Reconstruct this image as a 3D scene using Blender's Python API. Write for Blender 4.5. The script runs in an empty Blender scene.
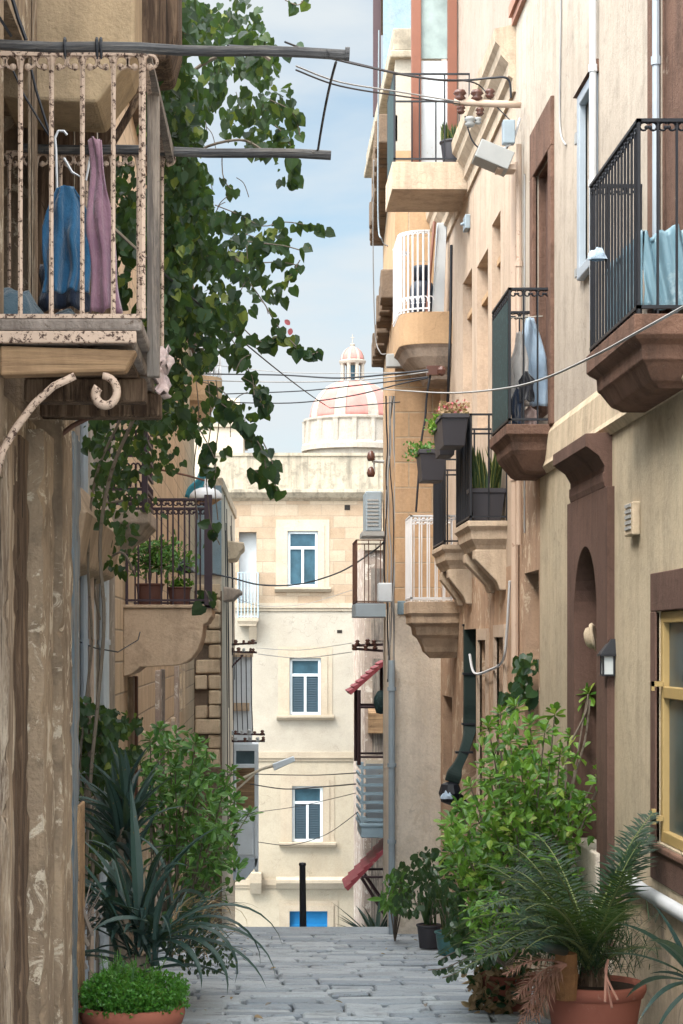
import bpy, bmesh, math, random
from mathutils import Vector, Matrix, noise
R = random.Random(7)
C = bpy.context.scene.collection
SC = bpy.context.scene
F, VX, VY = 2000.0, 262.0, 645.0          # focal length in picture units; vanishing point of the alley
def P(px, py, k):                          # survey point: k = picture units per metre at that distance
    return Vector(((px-VX)/k, F/k, (VY-py)/k))
def V(*a): return Vector(a)
PI = math.pi

# ------------------------------------------------------------------ mesh builder
class MB:
    def __init__(s): s.v=[]; s.f=[]
    def add(s, vs, fs):
        n=len(s.v); s.v += [Vector(p) for p in vs]; s.f += [tuple(i+n for i in f) for f in fs]; return s
    def hexa(s, p):
        return s.add(p, [(0,3,2,1),(4,5,6,7),(0,1,5,4),(1,2,6,5),(2,3,7,6),(3,0,4,7)])
    def box(s,x0,x1,y0,y1,z0,z1):
        return s.hexa([(x0,y0,z0),(x1,y0,z0),(x1,y1,z0),(x0,y1,z0),(x0,y0,z1),(x1,y0,z1),(x1,y1,z1),(x0,y1,z1)])
    def fb(s,fr,a0,a1,b0,b1,c0,c1):
        return s.hexa([fr(a0,b0,c0),fr(a1,b0,c0),fr(a1,b1,c0),fr(a0,b1,c0),fr(a0,b0,c1),fr(a1,b0,c1),fr(a1,b1,c1),fr(a0,b1,c1)])
    def tube(s,pts,r,n=6):
        pts=[Vector(p) for p in pts]; m=len(pts)
        rs = r if isinstance(r,(list,tuple)) else [r]*m
        t0=(pts[1]-pts[0]).normalized()
        up=Vector((0,0,1)) if abs(t0.z)<.9 else Vector((1,0,0))
        x=t0.cross(up).normalized(); base=len(s.v)
        for i,p in enumerate(pts):
            t=(pts[min(i+1,m-1)]-pts[max(i-1,0)])
            t = t.normalized() if t.length>1e-9 else t0
            x=(x-t*x.dot(t)); x = x.normalized() if x.length>1e-6 else t.orthogonal().normalized()
            y=t.cross(x)
            for j in range(n):
                a=2*PI*j/n; s.v.append(p+(x*math.cos(a)+y*math.sin(a))*rs[i])
        for i in range(m-1):
            for j in range(n):
                a=base+i*n+j; b=base+i*n+(j+1)%n
                s.f.append((a,b,b+n,a+n))
        s.f.append(tuple(base+j for j in range(n))[::-1]); s.f.append(tuple(base+(m-1)*n+j for j in range(n)))
        return s
    def lathe(s,c,prof,n=20,a0=0,a1=2*PI,sx=1,sy=1):
        c=Vector(c); full=abs(a1-a0-2*PI)<1e-6; cols=n if full else n+1; base=len(s.v)
        for (r,z) in prof:
            for j in range(cols):
                a=a0+(a1-a0)*j/n; s.v.append(c+Vector((r*math.cos(a)*sx,r*math.sin(a)*sy,z)))
        for i in range(len(prof)-1):
            for j in range(n):
                a=base+i*cols+j; b=base+i*cols+(j+1)%cols
                s.f.append((a,b,b+cols,a+cols))
        if full:
            if prof[0][0]>1e-4: s.f.append(tuple(base+j for j in range(cols))[::-1])
            if prof[-1][0]>1e-4: s.f.append(tuple(base+(len(prof)-1)*cols+j for j in range(cols)))
        return s
    def extr(s,poly,vec):
        n=len(poly); vec=Vector(vec); ps=[Vector(p) for p in poly]
        s.add(ps+[p+vec for p in ps],[tuple(range(n))[::-1],tuple(range(n,2*n))]+[(i,(i+1)%n,(i+1)%n+n,i+n) for i in range(n)])
        return s
    def sheet(s,fn,nu,nv):
        b=len(s.v)
        for i in range(nu+1):
            for j in range(nv+1): s.v.append(Vector(fn(i/nu,j/nv)))
        for i in range(nu):
            for j in range(nv):
                a=b+i*(nv+1)+j; s.f.append((a,a+1,a+nv+2,a+nv+1))
        return s
    def build(s,name,mat,parent=None,smooth=False,bevel=0,solid=0,fix=True):
        me=bpy.data.meshes.new(name)
        off = parent_loc(parent)
        me.from_pydata([p-off for p in s.v],[],s.f)
        if fix:
            bm=bmesh.new(); bm.from_mesh(me); bmesh.ops.recalc_face_normals(bm,faces=bm.faces); bm.to_mesh(me); bm.free()
        me.update(); me.materials.append(mat)
        if smooth:
            for p in me.polygons: p.use_smooth=True
        o=bpy.data.objects.new(name,me); C.objects.link(o)
        if parent: o.parent=parent
        if solid:
            m=o.modifiers.new('s','SOLIDIFY'); m.thickness=solid
        if bevel:
            m=o.modifiers.new('b','BEVEL'); m.width=bevel; m.segments=2; m.limit_method='ANGLE'; m.angle_limit=math.radians(40)
        return o
def parent_loc(p):
    v=Vector((0,0,0))
    while p is not None: v+=p.location; p=p.parent
    return v
def tag(o,label,cat,group=None,kind=None):
    o['label']=label; o['category']=cat
    if group: o['group']=group
    if kind: o['kind']=kind
    return o
def thing(name,label,cat,loc=(0,0,0),group=None):
    o=bpy.data.objects.new(name,None); C.objects.link(o); o.location=loc; o.empty_display_size=.1
    return tag(o,label,cat,group)
def solo(mb,name,mat,loc,label,cat,group=None,**kw):
    """a thing that is one mesh, origin at loc"""
    o=mb.build(name,mat,None,**kw); loc=Vector(loc)
    o.data.transform(Matrix.Translation(-loc)); o.location=loc
    return tag(o,label,cat,group)
def copy_tree(o,parent=None):
    c=o.copy(); C.objects.link(c)
    if parent: c.parent=parent
    for ch in [x for x in SC.objects if x.parent is o]: copy_tree(ch,c)
    return c
def FR(O,u,n):
    O=Vector(O);u=Vector(u).normalized();n=Vector(n).normalized()
    return lambda a,b,c: O+u*a+n*b+Vector((0,0,c))
def lerp(a,b,t): return a+(b-a)*t

# ------------------------------------------------------------------ materials
class N:
    def __init__(s,name):
        s.m=bpy.data.materials.new(name); s.m.use_nodes=True; s.t=s.m.node_tree; s.t.nodes.clear()
        s.out=s.n('ShaderNodeOutputMaterial'); s.bsdf=s.n('ShaderNodeBsdfPrincipled'); s.l(s.bsdf.outputs[0],s.out.inputs[0])
        s.tc=s.n('ShaderNodeTexCoord')
    def n(s,t,**k):
        x=s.t.nodes.new(t)
        for a,b in k.items(): setattr(x,a,b)
        return x
    def l(s,a,b): s.t.links.new(a,b)
    def map(s,sc,loc=(0,0,0),rot=(0,0,0),src=None):
        m=s.n('ShaderNodeMapping'); m.inputs['Scale'].default_value=sc; m.inputs['Location'].default_value=loc; m.inputs['Rotation'].default_value=rot
        s.l(src or s.tc.outputs['Object'],m.inputs[0]); return m.outputs[0]
    def noise(s,vec,scale=5,detail=5,rough=.6,dist=0):
        x=s.n('ShaderNodeTexNoise'); x.inputs['Scale'].default_value=scale; x.inputs['Detail'].default_value=detail
        x.inputs['Roughness'].default_value=rough; x.inputs['Distortion'].default_value=dist
        s.l(vec,x.inputs['Vector']); return x.outputs['Fac']
    def ramp(s,fac,a,b,c0=(0,0,0),c1=(1,1,1)):
        x=s.n('ShaderNodeValToRGB'); e=x.color_ramp.elements; e[0].position=a; e[1].position=b
        e[0].color=(*c0,1); e[1].color=(*c1,1); s.l(fac,x.inputs[0]); return x.outputs[0]
    def mix(s,fac,a,b,mode='MIX'):
        x=s.n('ShaderNodeMix',data_type='RGBA',blend_type=mode)
        for v,i in ((fac,0),(a,6),(b,7)):
            if isinstance(v,(int,float)): x.inputs[i].default_value=v
            elif isinstance(v,tuple): x.inputs[i].default_value=(*v,1)
            else: s.l(v,x.inputs[i])
        return x.outputs[2]
    def bump(s,h,st=.3,d=.02):
        b=s.n('ShaderNodeBump'); b.inputs['Strength'].default_value=st; b.inputs['Distance'].default_value=d
        s.l(h,b.inputs['Height']); s.l(b.outputs[0],s.bsdf.inputs['Normal'])
    def fin(s,col,rough=.9,spec=.3,metal=0):
        if isinstance(col,tuple): s.bsdf.inputs['Base Color'].default_value=(*col,1)
        else: s.l(col,s.bsdf.inputs['Base Color'])
        s.bsdf.inputs['Roughness'].default_value=rough; s.bsdf.inputs['Metallic'].default_value=metal
        s.bsdf.inputs['Specular IOR Level'].default_value=spec
        return s.m
def dk(c,f): return tuple(min(1,x*f) for x in c)

def plaster(name,base,alt=None,stain=(.16,.13,.1),amt=.5,flake=None,bump=.35,seed=0,fsc=3.4,fth=.55):
    n=N(name); alt=alt or dk(base,.8)
    v=n.map((1,1,1),loc=(seed*3.1,seed*1.7,seed))
    big=n.noise(v,1.1,6,.65,.4)
    c=n.mix(n.ramp(big,.35,.68),base,alt)
    st=n.noise(n.map((5,5,.35),loc=(seed,seed,0)),1.0,7,.7,.2)
    c=n.mix(n.mix(n.ramp(st,.47,.74),(0,0,0),(amt,)*3),c,stain)
    patch=n.noise(v,4.5,8,.72,.3)
    c=n.mix(n.mix(n.ramp(patch,.50,.66),(0,0,0),(min(1,amt*.9),)*3),c,dk(alt,.60))
    c=n.mix(.55,c,n.ramp(n.noise(v,.55,5,.6,.6),.32,.66,(.68,.66,.64),(1,1,1)),'MULTIPLY')
    cr=n.n('ShaderNodeTexVoronoi',feature='DISTANCE_TO_EDGE'); cr.inputs['Scale'].default_value=1.1
    wv=n.n('ShaderNodeVectorMath',operation='ADD'); nz=n.n('ShaderNodeTexNoise'); nz.inputs['Scale'].default_value=3; n.l(v,nz.inputs['Vector']); n.l(v,wv.inputs[0]); n.l(nz.outputs['Color'],wv.inputs[1]); n.l(wv.outputs[0],cr.inputs['Vector'])
    crk=n.ramp(cr.outputs['Distance'],.0,.012,(1,1,1),(0,0,0))
    c=n.mix(n.mix(n.ramp(big,.52,.6),(0,0,0),n.mix(.5,(0,0,0),crk)),c,dk(alt,.45))
    if flake:
        fl=n.noise(v,fsc,9,.74,.8); fm=n.ramp(fl,fth,fth+.035)
        c=n.mix(fm,c,flake)
    fine=n.noise(v,38,6,.7)
    c=n.mix(.22,c,n.ramp(fine,.3,.7,(.25,.25,.25),(1,1,1)),'MULTIPLY')
    h=n.mix(.5,fine,patch); n.bump(h,bump,.03)
    return n.fin(c,.93,.15)

def ashlar(name,c1,c2,mortar,axis='x',bw=.55,bh=.27,amt=.4,seed=0,ms=.012):
    n=N(name); sep=n.n('ShaderNodeSeparateXYZ'); n.l(n.tc.outputs['Object'],sep.inputs[0])
    cmb=n.n('ShaderNodeCombineXYZ'); n.l(sep.outputs[0 if axis=='x' else 1],cmb.inputs[0]); n.l(sep.outputs[2],cmb.inputs[1])
    b=n.n('ShaderNodeTexBrick'); n.l(n.map((1,1,1),loc=(seed,.07*seed,0),src=cmb.outputs[0]),b.inputs['Vector'])
    b.inputs['Color1'].default_value=(*c1,1); b.inputs['Color2'].default_value=(*c2,1); b.inputs['Mortar'].default_value=(*mortar,1)
    b.inputs['Scale'].default_value=1; b.inputs['Brick Width'].default_value=bw; b.inputs['Row Height'].default_value=bh
    b.inputs['Mortar Size'].default_value=ms; b.inputs['Mortar Smooth'].default_value=.6; b.inputs['Bias'].default_value=-.1
    v=n.map((1,1,1),loc=(seed,seed,seed))
    n1=n.noise(v,2,7,.7,.3); n2=n.noise(v,26,7,.75)
    c=n.mix(.5,b.outputs['Color'],n.ramp(n1,.3,.7,(.55,.5,.45),(1,1,1)),'MULTIPLY')
    st=n.noise(n.map((4,4,.3)),1.2,7,.7,.2)
    c=n.mix(n.mix(n.ramp(st,.5,.75),(0,0,0),(amt,)*3),c,(.14,.12,.1))
    c=n.mix(.3,c,n.ramp(n2,.3,.65,(.3,.28,.25),(1,1,1)),'MULTIPLY')
    h=n.mix(.6,n2,n.mix(1.0,(1,1,1),b.outputs['Fac'],'SUBTRACT')); n.bump(h,.5,.02)
    return n.fin(c,.95,.1)

def wood(name,base,dark,axis='z',scale=1,peel=None,rough=.75):
    n=N(name); s=(14*scale,14*scale,.8*scale) if axis=='z' else ((.8*scale,14*scale,14*scale) if axis=='x' else (14*scale,.8*scale,14*scale))
    g=n.noise(n.map(s),1.2,7,.7,.6); f=n.noise(n.map(tuple(x*3 for x in s)),2,6,.7)
    c=n.mix(n.ramp(g,.36,.62),base,dark); c=n.mix(.4,c,n.ramp(f,.3,.7,(.3,.28,.26),(1,1,1)),'MULTIPLY')
    if peel:
        p=n.noise(n.map(tuple(x*1.6 for x in s)),.9,9,.8,.5); c=n.mix(n.ramp(p,.48,.60),c,peel)
    ck=n.noise(n.map(tuple(x*2.6 if x>5*scale else x*.7 for x in s)),1.1,6,.75,.2); c=n.mix(n.ramp(ck,.575,.635),c,dk(dark,.3)); kn=n.noise(n.map((9,9,3.5)),1.6,8,.8,.6); c=n.mix(n.ramp(kn,.62,.68),c,dk(dark,.25))
    bl=n.noise(n.map((2.2,2.2,1.1)),1.0,6,.7,.4); c=n.mix(.75,c,n.ramp(bl,.3,.62,(.42,.38,.36),(1,1,1)),'MULTIPLY')
    n.bump(n.mix(.5,g,n.mix(1.0,f,ck,'SUBTRACT')),.8,.02)
    return n.fin(c,rough,.25)

def paint(name,col,rough=.5,rust=None,ramt=.6,metal=0,sc=14,var=.25,spec=.4):
    n=N(name); v=n.map((1,1,1))
    a=n.noise(v,3,6,.65); c=n.mix(n.mix(n.ramp(a,.4,.7),(0,0,0),(var,)*3),col,dk(col,.5))
    if rust:
        r=n.noise(v,sc,8,.7,.4); c=n.mix(n.ramp(r,ramt,ramt+.05),c,rust)
        n.bump(r,.5,.004)
    return n.fin(c,rough,spec,metal)

def leafm(name,c1,c2,tr=.35,rough=.42,spec=.4,young=None):
    n=N(name); g=n.n('ShaderNodeNewGeometry')
    x=n.n('ShaderNodeValToRGB'); e=x.color_ramp.elements; e[0].color=(*c1,1); e[1].color=(*c2,1); e[0].position=.1; e[1].position=.9
    n.l(g.outputs['Random Per Island'],x.inputs[0]); c=x.outputs[0]
    if young:
        e2=x.color_ramp.elements.new(.97); e2.color=(*young,1)
    f=n.noise(n.map((1,1,1)),30,4,.6); c=n.mix(.3,c,n.ramp(f,.3,.7,(.5,.5,.5),(1,1,1)),'MULTIPLY'); c=n.mix(n.ramp(n.noise(n.map((1,1,1),loc=(9,9,9)),55,3,.5),.68,.72),c,(.16,.11,.04))
    n.fin(c,rough,spec)
    t=n.n('ShaderNodeBsdfTranslucent'); n.l(n.mix(.4,c,(.25,.4,.04)),t.inputs[0])
    m=n.n('ShaderNodeMixShader'); m.inputs[0].default_value=tr
    n.l(n.bsdf.outputs[0],m.inputs[1]); n.l(t.outputs[0],m.inputs[2]); n.l(m.outputs[0],n.out.inputs[0])
    return n.m
def fabric(name,col,col2=None):
    n=N(name); v=n.map((1,1,1)); a=n.noise(v,6,6,.6); w=n.mix(.7,n.noise(v,120,3,.6),n.noise(n.map((1,1,.55)),26,5,.55,1.2))
    c=n.mix(n.ramp(a,.35,.65),col,col2 or dk(col,.75)); n.bump(w,.9,.012)
    n.bsdf.inputs['Sheen Weight'].default_value=.3
    return n.fin(c,.95,.1)
def glass(name,col=(.03,.05,.06)):
    n=N(name); a=n.noise(n.map((1,1,1)),2.5,4,.6)
    return n.fin(n.mix(n.ramp(a,.35,.65),col,dk(col,1.8)),.32,.3)

M={}
M['greyplaster']=plaster('grey_white_plaster',(.57,.495,.42),(.49,.425,.36),(.28,.235,.19),.5,flake=(.42,.34,.25),fsc=2.6,fth=.67,seed=1)
M['yellowplaster']=plaster('ochre_plaster',(.56,.47,.345),(.49,.42,.31),(.26,.22,.16),.5,flake=(.50,.42,.33),fsc=3.2,fth=.66,seed=2)
M['bandplaster']=plaster('cream_band_plaster',(.68,.56,.41),(.60,.49,.36),(.2,.17,.13),.6,seed=3)
M['pinkplaster']=plaster('salmon_plaster',(.5,.27,.2),(.45,.25,.2),(.3,.2,.16),.3,seed=4)
M['beige']=plaster('beige_plaster',(.60,.475,.375),(.54,.43,.34),(.28,.2,.14),.4,seed=5)
M['beigelow']=plaster('worn_pink_beige_plaster',(.54,.37,.26),(.45,.31,.22),(.2,.14,.11),.6,flake=(.58,.46,.34),seed=6)
M['orange']=plaster('orange_balcony_plaster',(.56,.385,.235),(.51,.345,.21),(.3,.2,.12),.3,seed=7)
M['creamslab']=plaster('cream_slab_plaster',(.62,.50,.385),(.57,.45,.34),(.26,.20,.15),.6,flake=(.45,.37,.29),fsc=6,fth=.66,bump=.6,seed=8)
M['brownstone']=plaster('red_brown_painted_stone',(.23,.135,.10),(.175,.105,.08),(.06,.045,.04),.8,flake=(.33,.25,.20),fsc=7,fth=.645,bump=.8,seed=9)
M['brownplaster']=plaster('dark_brown_door_surround',(.165,.10,.08),(.13,.08,.066),(.05,.035,.03),.5,seed=10)
M['limerough']=plaster('rough_limestone',(.66,.54,.40),(.58,.46,.34),(.24,.18,.13),.55,flake=(.36,.3,.24),seed=11,bump=.7)
M['orangeashlar']=ashlar('orange_ashlar',(.55,.37,.225),(.47,.32,.20),(.45,.36,.26),'x',.62,.33,.3,1)
M['paleashlar']=ashlar('pale_limestone_ashlar',(.50,.415,.32),(.39,.29,.205),(.38,.31,.24),'x',.62,.30,.15,3,.01)
M['sideashlar']=ashlar('side_limestone_ashlar',(.70,.54,.38),(.60,.46,.32),(.4,.33,.25),'y',.5,.28,.5,5)
M['parapet']=plaster('stained_parapet_stone',(.50,.445,.355),(.38,.34,.275),(.14,.13,.11),.9,seed=12)
M['whitewall']=plaster('white_limewash',(.50,.47,.41),(.46,.43,.375),(.5,.45,.36),.15,bump=.12,seed=13)
M['creamwall']=plaster('cream_limewash',(.51,.465,.38),(.48,.435,.35),(.55,.45,.32),.2,bump=.12,seed=14)
M['limewhite']=plaster('pale_rough_limestone',(.82,.74,.64),(.74,.66,.56),(.36,.29,.23),.45,flake=(.62,.54,.44),seed=41,bump=.8)
M['oldpot']=paint('dark_aged_pot',(.12,.055,.045),.85,(.2,.1,.08),.6,sc=8)
M['canvas']=paint('near_black_green_canvas',(.012,.028,.026),.7)
M['peel']=plaster('peeling_wall',(.5,.42,.35),(.34,.27,.24),(.18,.12,.1),.7,flake=(.62,.56,.5),seed=15)
M['bluewall']=plaster('pale_blue_plaster',(.20,.29,.35),(.25,.32,.36),(.36,.34,.32),.4,seed=16)
M['stone']=plaster('corbel_stone',(.58,.44,.32),(.48,.36,.26),(.15,.12,.1),.65,bump=.6,seed=17)
M['greystone']=plaster('grey_corbel_stone',(.46,.37,.30),(.38,.31,.26),(.13,.11,.1),.7,bump=.6,seed=18)
M['brokenstone']=plaster('broken_pier_stone',(.74,.58,.41),(.62,.47,.33),(.2,.15,.1),.5,bump=.9,seed=19)
M['oldstone']=plaster('peeling_pilaster_stone',(.42,.315,.215),(.28,.21,.15),(.07,.05,.04),.95,flake=(.52,.44,.34),fsc=6,bump=.9,seed=20)
M['trimcream']=plaster('cream_stone_trim',(.52,.46,.37),(.48,.42,.34),(.4,.32,.24),.25,bump=.15,seed=21)
M['darkstone']=plaster('weathered_cornice_stone',(.24,.17,.12),(.17,.13,.10),(.08,.07,.06),.7,bump=.9,seed=22)
M['woodgrey']=wood('weathered_grey_wood',(.28,.25,.22),(.14,.12,.11),'z',1,(.36,.30,.25))
M['woodbrown']=wood('dark_brown_timber',(.14,.088,.055),(.06,.037,.025),'z',.9,(.22,.15,.10))
M['woodtan']=wood('tan_timber',(.50,.33,.185),(.27,.17,.10),'x',.6)
M['woodtanz']=wood('tan_upright_timber',(.38,.275,.18),(.15,.105,.075),'z',1,(.47,.39,.30))
M['woodblue']=wood('faded_blue_board',(.21,.28,.33),(.13,.165,.20),'z',1,(.30,.26,.22))
M['woodpole']=wood('grey_pole_wood',(.115,.115,.12),(.045,.048,.055),'x',1,(.16,.15,.14))
M['woodred']=paint('red_brown_painted_timber',(.20,.075,.045),.5,(.12,.05,.035),.62)
M['rustpink']=paint('rusty_pinkish_iron',(.46,.345,.27),.85,(.055,.03,.022),.53,sc=55)
M['rustbrown']=paint('rusty_brown_iron',(.10,.05,.035),.8,(.2,.1,.06),.6)
M['black']=paint('black_iron',(.012,.014,.02),.45,(.05,.035,.03),.68)
M['purpleiron']=paint('dark_purple_iron',(.035,.02,.03),.5,(.08,.04,.03),.62)
M['whiteiron']=paint('white_iron',(.72,.72,.74),.5,(.3,.22,.18),.68)
M['blueiron']=paint('pale_blue_iron',(.38,.52,.62),.55,(.35,.28,.22),.68)
M['greenmesh']=paint('dark_green_screen',(.012,.036,.040),.7,(.03,.075,.08),.55,sc=20)
M['redtin']=paint('faded_red_tin',(.36,.07,.09),.6,(.42,.2,.18),.6,sc=6)
M['redframe']=paint('dark_red_brown_frame',(.05,.025,.03),.6)
M['greybox']=paint('grey_metal_box',(.33,.34,.34),.5,(.25,.2,.16),.66)
M['acgrey']=paint('aircon_grey',(.26,.32,.37),.5,(.2,.2,.2),.7)
M['pipegrey']=paint('grey_pipe',(.36,.41,.47),.5,(.3,.24,.2),.66)
M['pipebeige']=paint('beige_pipe',(.50,.38,.30),.6,(.3,.2,.15),.62)
M['pipewhite']=paint('white_pipe',(.55,.57,.60),.5,(.35,.3,.25),.66)
M['ceramic']=paint('brown_ceramic',(.10,.045,.035),.25)
M['cable']=paint('black_cable',(.015,.018,.025),.6)
M['cablegrey']=paint('grey_cable',(.30,.30,.30),.6)
M['rope']=paint('pale_rope',(.45,.42,.36),.9)
M['terracotta']=paint('terracotta',(.27,.095,.065),.85,(.31,.16,.12),.63,sc=11,spec=.2)
M['darkpot']=paint('charcoal_plastic',(.045,.043,.052),.55)
M['tealpot']=paint('teal_pot',(.05,.15,.16),.4)
M['soil']=plaster('soil',(.06,.04,.03),(.04,.028,.02),(.02,.015,.01),.4)
M['trunk']=plaster('cut_palm_trunk',(.28,.14,.06),(.2,.1,.05),(.07,.04,.03),.5,bump=1)
M['stem']=paint('grey_brown_stem',(.17,.14,.11),.9,(.09,.07,.05),.55)
M['stemgreen']=paint('green_stem',(.12,.15,.05),.8)
M['vine']=leafm('vine_leaf',(.008,.026,.016),(.034,.08,.030),.28,rough=.5,spec=.3,young=(.16,.20,.04))
M['shrub']=leafm('bright_shrub_leaf',(.045,.14,.02),(.16,.33,.04),.35,young=(.3,.38,.08))
M['shrubl']=leafm('mid_green_shrub_leaf',(.035,.12,.03),(.12,.27,.055),.3,young=(.12,.25,.05))
M['palm']=leafm('palm_leaflet',(.007,.022,.012),(.020,.052,.024),.15,rough=.5,spec=.25)
M['agave']=leafm('agave_leaf',(.010,.030,.030),(.035,.07,.062),.1,rough=.45,spec=.3)
M['fern']=leafm('fine_bright_leaf',(.035,.14,.02),(.075,.24,.03),.35)
M['dark']=leafm('dark_glossy_leaf',(.012,.04,.02),(.03,.075,.03),.2,rough=.3)
M['dry']=leafm('dry_leaf',(.25,.16,.09),(.42,.30,.18),.2,rough=.8)
M['drypink']=leafm('dry_pink_frond',(.25,.12,.09),(.38,.2,.15),.2,rough=.8)
M['drygrey']=leafm('dead_grey_leaf',(.16,.13,.12),(.3,.25,.22),.1,rough=.8)
M['flower']=leafm('red_pink_flower',(.35,.04,.06),(.5,.15,.18),.2)
M['snake']=leafm('snake_plant_leaf',(.02,.05,.02),(.05,.09,.03),.15)
M['snakeedge']=leafm('yellow_leaf_margin',(.4,.38,.1),(.5,.45,.15),.15)
M['glass']=glass('dark_glass'); M['blueglass']=glass('blue_glass',(.025,.06,.085)); M['greyglass']=glass('pale_glass',(.16,.20,.20))
M['louvre']=paint('slate_blue_louvre',(.045,.085,.12),.6)
M['framewhite']=paint('pale_blue_window_frame',(.62,.70,.76),.5)
M['bluedoor']=paint('bright_blue_door',(.01,.20,.50),.5)
M['yellowframe']=paint('mustard_window_frame',(.40,.285,.12),.5,(.3,.2,.1),.66)
M['galwhite']=paint('grey_white_gallery_timber',(.50,.54,.58),.6,(.35,.3,.26),.63)
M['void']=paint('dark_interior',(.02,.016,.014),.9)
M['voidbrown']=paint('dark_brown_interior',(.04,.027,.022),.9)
M['domepink']=plaster('pink_dome_paint',(.47,.20,.18),(.44,.205,.185),(.5,.35,.33),.2,bump=.02,seed=23)
M['domewhite']=plaster('white_dome_stone',(.42,.375,.32),(.34,.305,.265),(.42,.42,.42),.5,bump=.02,seed=24)
M['farcream']=plaster('far_cream_wall',(.56,.49,.39),(.52,.46,.37),(.5,.42,.32),.2,seed=25)
M['clothblue']=fabric('blue_cotton',(.022,.095,.19),(.02,.075,.15)); M['clothmauve']=fabric('mauve_towel',(.20,.11,.155),(.26,.15,.19))
M['clothjean']=fabric('grey_blue_denim',(.03,.06,.085),(.055,.09,.115)); M['clothnavy']=fabric('dark_navy_cloth',(.015,.025,.05))
M['clothpale']=fabric('pale_blue_shirt',(.28,.38,.50),(.36,.45,.55)); M['clothwhite']=fabric('off_white_cloth',(.55,.52,.50)); M['clothpink']=fabric('pale_pink_cloth',(.5,.38,.36))
M['clothblack']=fabric('black_cloth',(.02,.022,.03)); M['clothteal']=fabric('teal_net',(.05,.25,.33)); M['tarp']=paint('pale_blue_plastic_sheet',(.17,.29,.36),.4,(.26,.37,.43),.55,sc=5)
M['gas']=paint('dark_gas_bottle',(.02,.03,.05),.35)
M['lampglass']=paint('frosted_lamp_glass',(.55,.6,.62),.3)
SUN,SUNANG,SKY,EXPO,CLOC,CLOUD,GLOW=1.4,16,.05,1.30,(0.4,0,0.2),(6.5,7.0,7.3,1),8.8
# ------------------------------------------------------------------ ground
CREST=26.5
def gz(y): return -1.31-0.0945*min(y,CREST) - (0 if y<CREST else min((y-CREST)*.285,5.65))
def paving_mat():
    n=N('blue_grey_paving'); g=n.n('ShaderNodeNewGeometry'); v=n.map((1,1,1))
    x=n.n('ShaderNodeValToRGB'); e=x.color_ramp.elements; e[0].color=(.26,.305,.355,1); e[1].color=(.46,.505,.545,1)
    n.l(g.outputs['Random Per Island'],x.inputs[0])
    a=n.noise(v,3.2,8,.75,.8); b=n.noise(n.map((1,2.4,1)),9,8,.75,.5)
    c=n.mix(n.ramp(a,.52,.68),x.outputs[0],(.22,.235,.255))
    c=n.mix(n.ramp(b,.60,.67),c,(.12,.125,.135)); c=n.mix(.35,c,n.ramp(n.noise(v,40,6,.7),.3,.7,(.3,.3,.3),(1,1,1)),'MULTIPLY')
    n.bump(n.mix(.5,a,b),.8,.03); return n.fin(c,.72,.35)
M['paving']=paving_mat()
M['joint']=plaster('dark_joint_dirt',(.12,.115,.11),(.08,.08,.08),(.03,.03,.03),.4,seed=30)
M['earth']=plaster('dusty_ground',(.25,.21,.17),(.2,.17,.14),(.1,.09,.08),.3,seed=31)
g=MB()
g.sheet(lambda u,v:(lerp(-1.6,2.6,u),lerp(-8,CREST,v),gz(lerp(-8,CREST,v))-.05),4,40)
o=g.build('street_bed',M['joint']); o['kind']='structure'
g=MB(); y=-6.0
while y<CREST-.05:
    d=min(R.uniform(.24,.46),CREST-y); x=-1.6+R.uniform(-.5,0)
    while x<2.6:
        w=R.uniform(.28,.85); dz=R.uniform(-.007,.008); tx=R.uniform(-.006,.006); ty=R.uniform(-.007,.006)
        xa,xb,ya,yb=x+.012,min(x+w,2.6)-.012,y+R.uniform(.010,.03),y+d-R.uniform(.010,.03)
        if xb-xa>.08:
            s=[]; 
            for (px,py,i) in ((xa,ya,0),(xb,ya,0),(xb,yb,0),(xa,yb,0)): s.append((px+R.uniform(-.012,.012),py+R.uniform(-.012,.012),gz(py)-.08))
            t=[(p[0]+(.015 if k in(0,3) else -.015),p[1]+(.015 if k<2 else -.015),gz(p[1])+dz+(tx if k in(0,3) else -tx)+(ty if k<2 else -ty)) for k,p in enumerate(s)]
            m=[(p[0],p[1],q[2]-.014) for p,q in zip(s,t)]
            b=len(g.v); g.v+= [Vector(p) for p in s+m+t]
            for L in (0,4):
                for k in range(4): g.f.append((b+L+k,b+L+(k+1)%4,b+L+4+(k+1)%4,b+L+4+k))
            g.f.append((b+8,b+9,b+10,b+11))
        x+=w
    y+=d
o=g.build('paving',M['paving']); o['kind']='structure'
g=MB(); y=CREST; z=gz(CREST)
while y<46.3:
    g.box(-3,4.6,y,y+.72,z-.6,z-.02); y+=.7; z-=.2
g.box(-12,14,46,53,z-.5,z)
o=g.build('street_steps',M['paving'],bevel=.01); o['kind']='structure'
g=MB(); g.sheet(lambda u,v:(lerp(-2500,2500,u),lerp(-60,4500,v),-10.4),4,4)
o=g.build('ground',M['earth']); o['kind']='structure'

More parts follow.
